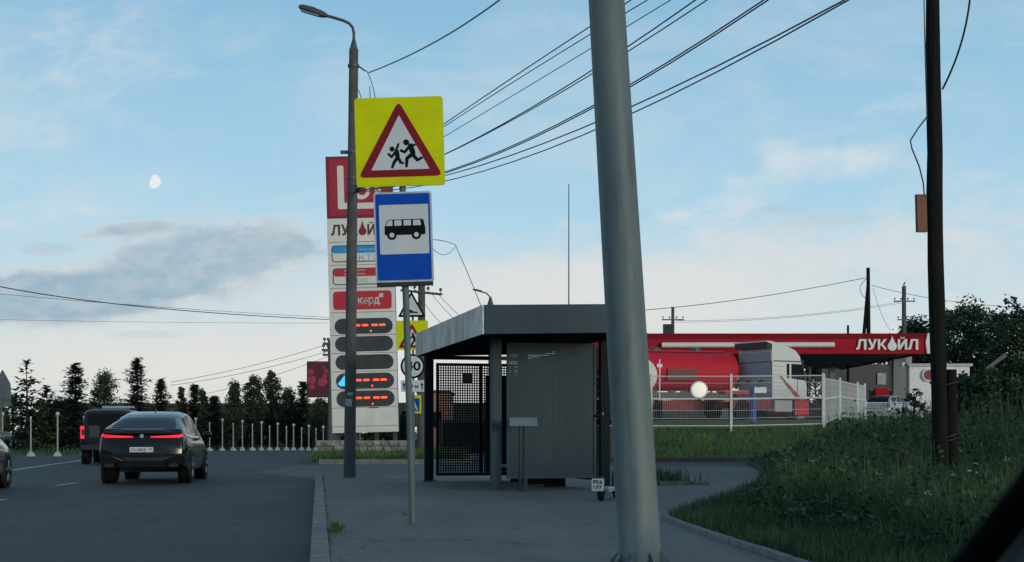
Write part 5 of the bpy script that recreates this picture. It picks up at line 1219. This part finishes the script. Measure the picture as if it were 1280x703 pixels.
def leafy(label, px, ptop, Y, width, seed, base=0.0, leaf=.22, n=2600, name='leafy_tree', cat='tree', shape=1.0, z0=0, trunk=.2, m=None, group=None, clumps=26, fluff=1.0):
    rng = random.Random(seed); s = F / Y; b = W(px, 541, Y); h = H + (541 - ptop) / s - z0; r = width / s / 2
    t = thing(name, label, cat, (b.x, Y, z0), group=group)
    tb = MB(); tb.tube([(0, 0, -.1), (.05 * r, .02, h * .3), (-.03 * r, 0, h * .6), (0, 0, h * .92)], [.028 * h + .02, .02 * h + .015, .012 * h + .01, .01], 8)
    cl = []
    for i in range(clumps):
        u_ = (i + .5) / clumps; z = h * (trunk + (1 - trunk - .06) * u_ ** .9); k = sin(pi * (.12 + .86 * u_) ** shape) ** .7
        a = i * 2.4 + rng.uniform(-.5, .5); d = r * k * rng.uniform(.3, 1.15)
        c = Vector((d * cos(a), d * sin(a), z)); cl.append((c, fluff * rng.uniform(.12, .30) * min(r * 1.6, h * .5) * (.7 + .5 * k)))
        st = Vector((0, 0, max(.1, z - d * rng.uniform(.5, .9) - .1))); tb.tube([st, (st + c) / 2 + Vector((0, 0, -.05 * d)), c], [.010 * h, .007 * h, .003 * h], 5)
    tb.build('trunk', M_BARK, t)
    mb = MB()
    for i in range(n):
        c, rad = rng.choice(cl); v_ = Vector((rng.gauss(0, 1), rng.gauss(0, 1), rng.gauss(0, .8))); v_ = v_.normalized() * rad * (rng.random() ** .45) * rng.uniform(.7, 1.25)
        p = c + v_
        if p.z < .02: p.z = rng.uniform(.02, .2)
        leaf_quad(mb, p, leaf * rng.uniform(.6, 1.3), rng)
    mb.build('crown', m or L_LEAF, t); return t
# left side, behind the ball topped posts
conifer('tall open pine near the left edge with layered branches', 33, 452, 78, 46, 1, pine=True, name='pine_tree', dens=1.3)
conifer('wide bushy pine low between the open pine and the pointed spruce', 58, 484, 80, 60, 2, pine=True, name='pine_tree', dens=1.6)
conifer('pointed dark spruce with a bare leader left of the boxy car', 94, 455, 80, 40, 3)
leafy('round topped leafy tree directly above the boxy off road car', 131, 463, 84, 32, 4, n=5720, shape=.8, leaf=.16, fluff=1.7)
conifer('tallest spruce with a long thin leader above the coupe roof', 171, 447, 86, 38, 5)
conifer('slim spruce right of the tallest spruce', 201, 475, 90, 28, 6)
leafy('narrow columnar tree right above the coupe roof edge', 226, 480, 94, 12, 7, n=2860, shape=.9, leaf=.16, fluff=1.7)
conifer('small thin spruce between two columnar trees', 243, 482, 94, 22, 8)
leafy('slender leafy tree left of the post row, leaning slightly', 253, 484, 92, 15, 9, n=3300, shape=.9, leaf=.16, fluff=1.7)
conifer('short dark spruce at the start of the post row', 268, 496, 92, 26, 10)
leafy('leafy tree with ragged double top behind the post row', 293, 474, 94, 22, 11, n=5280, shape=.85, leaf=.16, fluff=1.7)
leafy('dense dark columnar tree in the middle of the post row', 317, 467, 95, 25, 12, n=6600, shape=.85, leaf=.16, fluff=1.7)
leafy('tallest airy columnar tree behind the post row', 339, 459, 96, 27, 13, n=5720, shape=.8, leaf=.16, fluff=1.7)
leafy('low rounded leafy tree left of the small layered spruce', 361, 484, 95, 24, 14, n=5280, shape=.9, leaf=.16, fluff=1.7)
conifer('small layered spruce beside the red billboard', 379, 478, 94, 24, 15)
leafy('dark bushy tree below the red billboard', 400, 497, 90, 30, 16, n=5720, shape=.9, leaf=.16, fluff=1.7)
conifer('small spruce at the right foot of the price board', 508, 515, 70, 18, 17, dens=1.4)
sh = [(-12, 498, 76, 60), (16, 492, 84, 56), (50, 500, 79, 60), (78, 498, 82, 58), (112, 506, 86, 56), (148, 514, 88, 60), (186, 513, 91, 60), (222, 515, 93, 56), (256, 516, 96, 50), (282, 517, 97, 44), (308, 516, 97, 46), (334, 516, 98, 46), (360, 517, 98, 46), (388, 516, 96, 48), (416, 520, 93, 46), (445, 525, 92, 40), (475, 527, 92, 40), (500, 529, 92, 34)]
for i, (px, pt, y, w_) in enumerate(sh): leafy('dark dense shrub in the hedge row behind the white roadside posts', px, pt, y, w_, 100 + i, n=1700, leaf=.26, shape=.75, name='hedge_shrub', cat='shrub', trunk=.05, group='hedge shrubs behind the white posts', m=L_SHRUB, clumps=22)
# right, beyond the shop
rt = [(1062, 440, 150, 90, 'distant tree under the canopy edge behind the gate fence'), (1020, 452, 152, 90, 'distant tree seen through the canopy between truck and gate'), (1143, 398, 132, 70, 'tree top left of the wooden pole above the white shop'), (1212, 376, 130, 130, 'big dark leafy tree just right of the wooden pole'), (1250, 388, 126, 110, 'medium dark tree between the two big trees at right'), (1288, 384, 120, 110, 'big dark tree cut by the right edge'), (1182, 386, 136, 110, 'dark tree directly behind the wooden pole')]
for i, (px, pt, w_) in enumerate(((660, 470, 90), (705, 462, 100), (750, 470, 90), (795, 465, 100), (840, 470, 90), (885, 466, 100), (930, 470, 90), (975, 462, 100), (1105, 452, 90), (1235, 440, 90), (1275, 440, 90))):
    leafy('dark tree of the belt far behind the petrol station canopy', px, pt, 160, w_, 400 + i, n=1500, leaf=.6, shape=.7, trunk=.03, z0=PZ, clumps=24, group='tree belt behind the petrol station', cat='tree', name='belt_tree')
for i, (px, pt, y, w_, lb) in enumerate(rt): leafy(lb, px, pt, y, w_, 200 + i, n=8000, leaf=.40, shape=1.35, trunk=.06, z0=PZ, clumps=50)
leafy('large shadowy bush filling the right edge in front of the rusty fence', 1275, 448, 24, 130, 300, n=9000, leaf=.10, shape=.7, name='bush', cat='bush', trunk=.08, m=L_SHRUB, clumps=46)
leafy('rounded bush between the wooden pole and the rusty fence', 1232, 458, 26, 84, 301, n=7500, leaf=.10, shape=.7, name='bush', cat='bush', trunk=.08, m=L_SHRUB, clumps=40)
leafy('dense bush pressed against the right side of the wooden pole stub', 1206, 464, 25, 56, 306, n=5200, leaf=.10, shape=.7, name='bush', cat='bush', trunk=.08, m=L_SHRUB, clumps=34)
leafy('yellowish green sapling behind the bush right of the wooden pole', 1222, 462, 32, 46, 302, n=2600, leaf=.12, shape=.8, name='sapling', cat='sapling', trunk=.2, m=L_GRASS, clumps=22)
leafy('thin leafy sapling before the white shop wall left of the wooden pole', 1143, 482, 30, 34, 303, n=420, leaf=.13, shape=.8, name='sapling', cat='sapling', trunk=.25, clumps=14)
# twig entering from the right
q = W(1300, 405, 14); t = thing('tree_branch', 'leafy twig reaching in from the right edge above the trees', 'branch', q)
e = W(1258, 374, 14) - q; tw = MB(); tw.tube([(0, 0, 0), e * .5 + Vector((0, 0, -.03)), e], [.015, .01, .004], 5); tw.build('twig', M_BARK, t)
mb = MB(); rng = random.Random(9)
for i in range(130):
    p = e * rng.random() + Vector((rng.gauss(0, .03), rng.gauss(0, .03), rng.gauss(0, .035))); leaf_quad(mb, p, .055, rng)
mb.build('leaves', L_LEAF, t)

# ---- grass and weeds
def inside(x, y, poly):
    c = False; j = len(poly) - 1
    for i in range(len(poly)):
        (xi, yi), (xj, yj) = poly[i][:2], poly[j][:2]
        if (yi > y) != (yj > y) and x < (xj - xi) * (y - yi) / (yj - yi) + xi: c = not c
        j = i
    return c
def blade(mb, x, y, z, h, w, rng, bend=.35):
    a = rng.uniform(0, 6.283); dx_, dy_ = cos(a), sin(a); b = h * rng.uniform(.05, bend); la = rng.uniform(0, 6.283); lx_, ly_ = cos(la) * b, sin(la) * b
    o = len(mb.v)
    mb.v += [(x - dx_ * w, y - dy_ * w, z), (x + dx_ * w, y + dy_ * w, z), (x - dx_ * w * .75 + lx_ * .3, y - dy_ * w * .75 + ly_ * .3, z + h * .5), (x + dx_ * w * .75 + lx_ * .3, y + dy_ * w * .75 + ly_ * .3, z + h * .5), (x + lx_, y + ly_, z + h * (1 - .25 * (b / h)))]
    mb.f += [(o, o + 1, o + 3, o + 2), (o + 2, o + 3, o + 4)]
def vh(x, y):                                    # weed height: short at the kerb, tall inside, clumpy
    e = x - (1.75 + max(0, y - 15.5) * .26 + max(0, 15.5 - y) * .07)
    c = .5 + .5 * sin(x * 1.7 + sin(y * .9) * 1.5) * cos(y * 1.1 + sin(x * 1.3))
    far = min(1, max(0, (y - 7) / 12)); tall = sm((e - .7) / .8)
    return .16 + .10 * min(1, max(0, e)) + tall * (.24 + .40 * far) * (.65 + .5 * c) + .85 * sm((x - 4.6 - .06 * y) / 3.2) * far * (.6 + .5 * c)
rng = random.Random(21); mb = MB(); dry = MB(); fl = MB(); bw = MB(); cnt = 0
while cnt < 75000:
    y = 7.0 * (46 / 7.0) ** rng.random(); x = rng.uniform(1.5, .42 * y + 1.5)
    if not inside(x, y, V1) : continue
    cnt += 1; h = vh(x, y) * rng.uniform(.45, 1.15); k = .0028 + .00035 * y
    if rng.random() < .055: blade(dry, x, y, .14, h * 1.12, k * .8, rng, .3)
    else: blade(mb, x, y, .14, h, k, rng, .55)
    if cnt % 3 == 0 and h > .25:                 # broad leaved weed: leaves up a stem
        for i in range(3): leaf_quad(bw, (x + rng.gauss(0, .07), y + rng.gauss(0, .07), .14 + h * rng.uniform(.15, .9)), (.04 + .0022 * y) * rng.uniform(.6, 1.4), rng)
    if cnt % 420 == 0 and h > .3:
        for i in range(5): leaf_quad(fl, (x + rng.gauss(0, .015), y + rng.gauss(0, .015), .14 + h + rng.gauss(0, .012)), .022, rng)
tag(mb.build('tall_grass', L_WEED), kind='stuff'); tag(dry.build('dry_stalks', L_DRY), kind='stuff'); tag(bw.build('broad_weeds', L_SHRUB), kind='stuff'); tag(fl.build('white_flowers', mat('petal_white', (.55, .56, .52), .7)), kind='stuff')
# tall weed stalks that break the skyline of the verge
st = MB()
for i in range(420):
    y = rng.uniform(15, 32); x = rng.uniform(2.7 + (y - 15) * .28, .40 * y + .8)
    if not inside(x, y, V1): continue
    h = vh(x, y) * rng.uniform(1.0, 1.32); lx_, ly_ = rng.gauss(0, .08), rng.gauss(0, .08)
    st.tube([(x, y, .14), (x + lx_ * .5, y + ly_ * .5, .14 + h * .6), (x + lx_, y + ly_, .14 + h)], [.006, .005, .003], 4, False)
    for k in range(10):
        u_ = rng.uniform(.4, 1); leaf_quad(st, (x + lx_ * u_ + rng.gauss(0, .035), y + ly_ * u_ + rng.gauss(0, .035), .14 + h * u_), .075, rng)
tag(st.build('weed_stalks', L_SHRUB), kind='stuff')
mb = MB()
for i in range(15000):                           # bank in front of the station fence
    x = rng.uniform(1, 26); y = rng.uniform(51.8, 62.5); blade(mb, x, y, T(x, y) - .03, rng.uniform(.08, .32), .018, rng, .6)
tag(mb.build('bank_grass', L_GRASS), kind='stuff')
mb = MB()
for i in range(6000):
    x = rng.uniform(-7.3, -1.7); y = 48.1 + 8 * rng.random() ** 1.6; blade(mb, x, y, .12 + .2 * min(1, (y - 48) / 3), rng.uniform(.08, .30), .016, rng, .6)
tag(mb.build('bed_grass', L_GRASS), kind='stuff')
mb = MB()
for i in range(900):
    x = rng.gauss(2.75, .35); y = rng.gauss(27.2, .7); blade(mb, x, y, .1, rng.uniform(.1, .42), .012, rng, .6)
for i in range(260):                             # tufts in the kerb joint
    c = rng.choice((-2.05, 15.4), ) if False else rng.random()
    p = KL(rng.gauss(2.0, .18), .20 + abs(rng.gauss(0, .04))); blade(mb, p[0], p[1], .13, rng.uniform(.03, .11), .006, rng, .8)
for i in range(160):
    p = KL(rng.uniform(-1, 20), .165 + abs(rng.gauss(0, .01))); blade(mb, p[0], p[1], .13, rng.uniform(.015, .04), .005, rng, .8)
tag(mb.build('joint_weeds', L_WEED), kind='stuff')
mb = MB()
for i in range(5000):                            # rough grass beyond the far road edge
    x = rng.uniform(-34, 2); y = rng.uniform(66, 92)
    if y < 86.2 and x > -21.8 + (y - 65) * .115: continue
    blade(mb, x, y, -.02, rng.uniform(.1, .4), .03, rng, .6)
tag(mb.build('far_grass', L_WEED), kind='stuff')
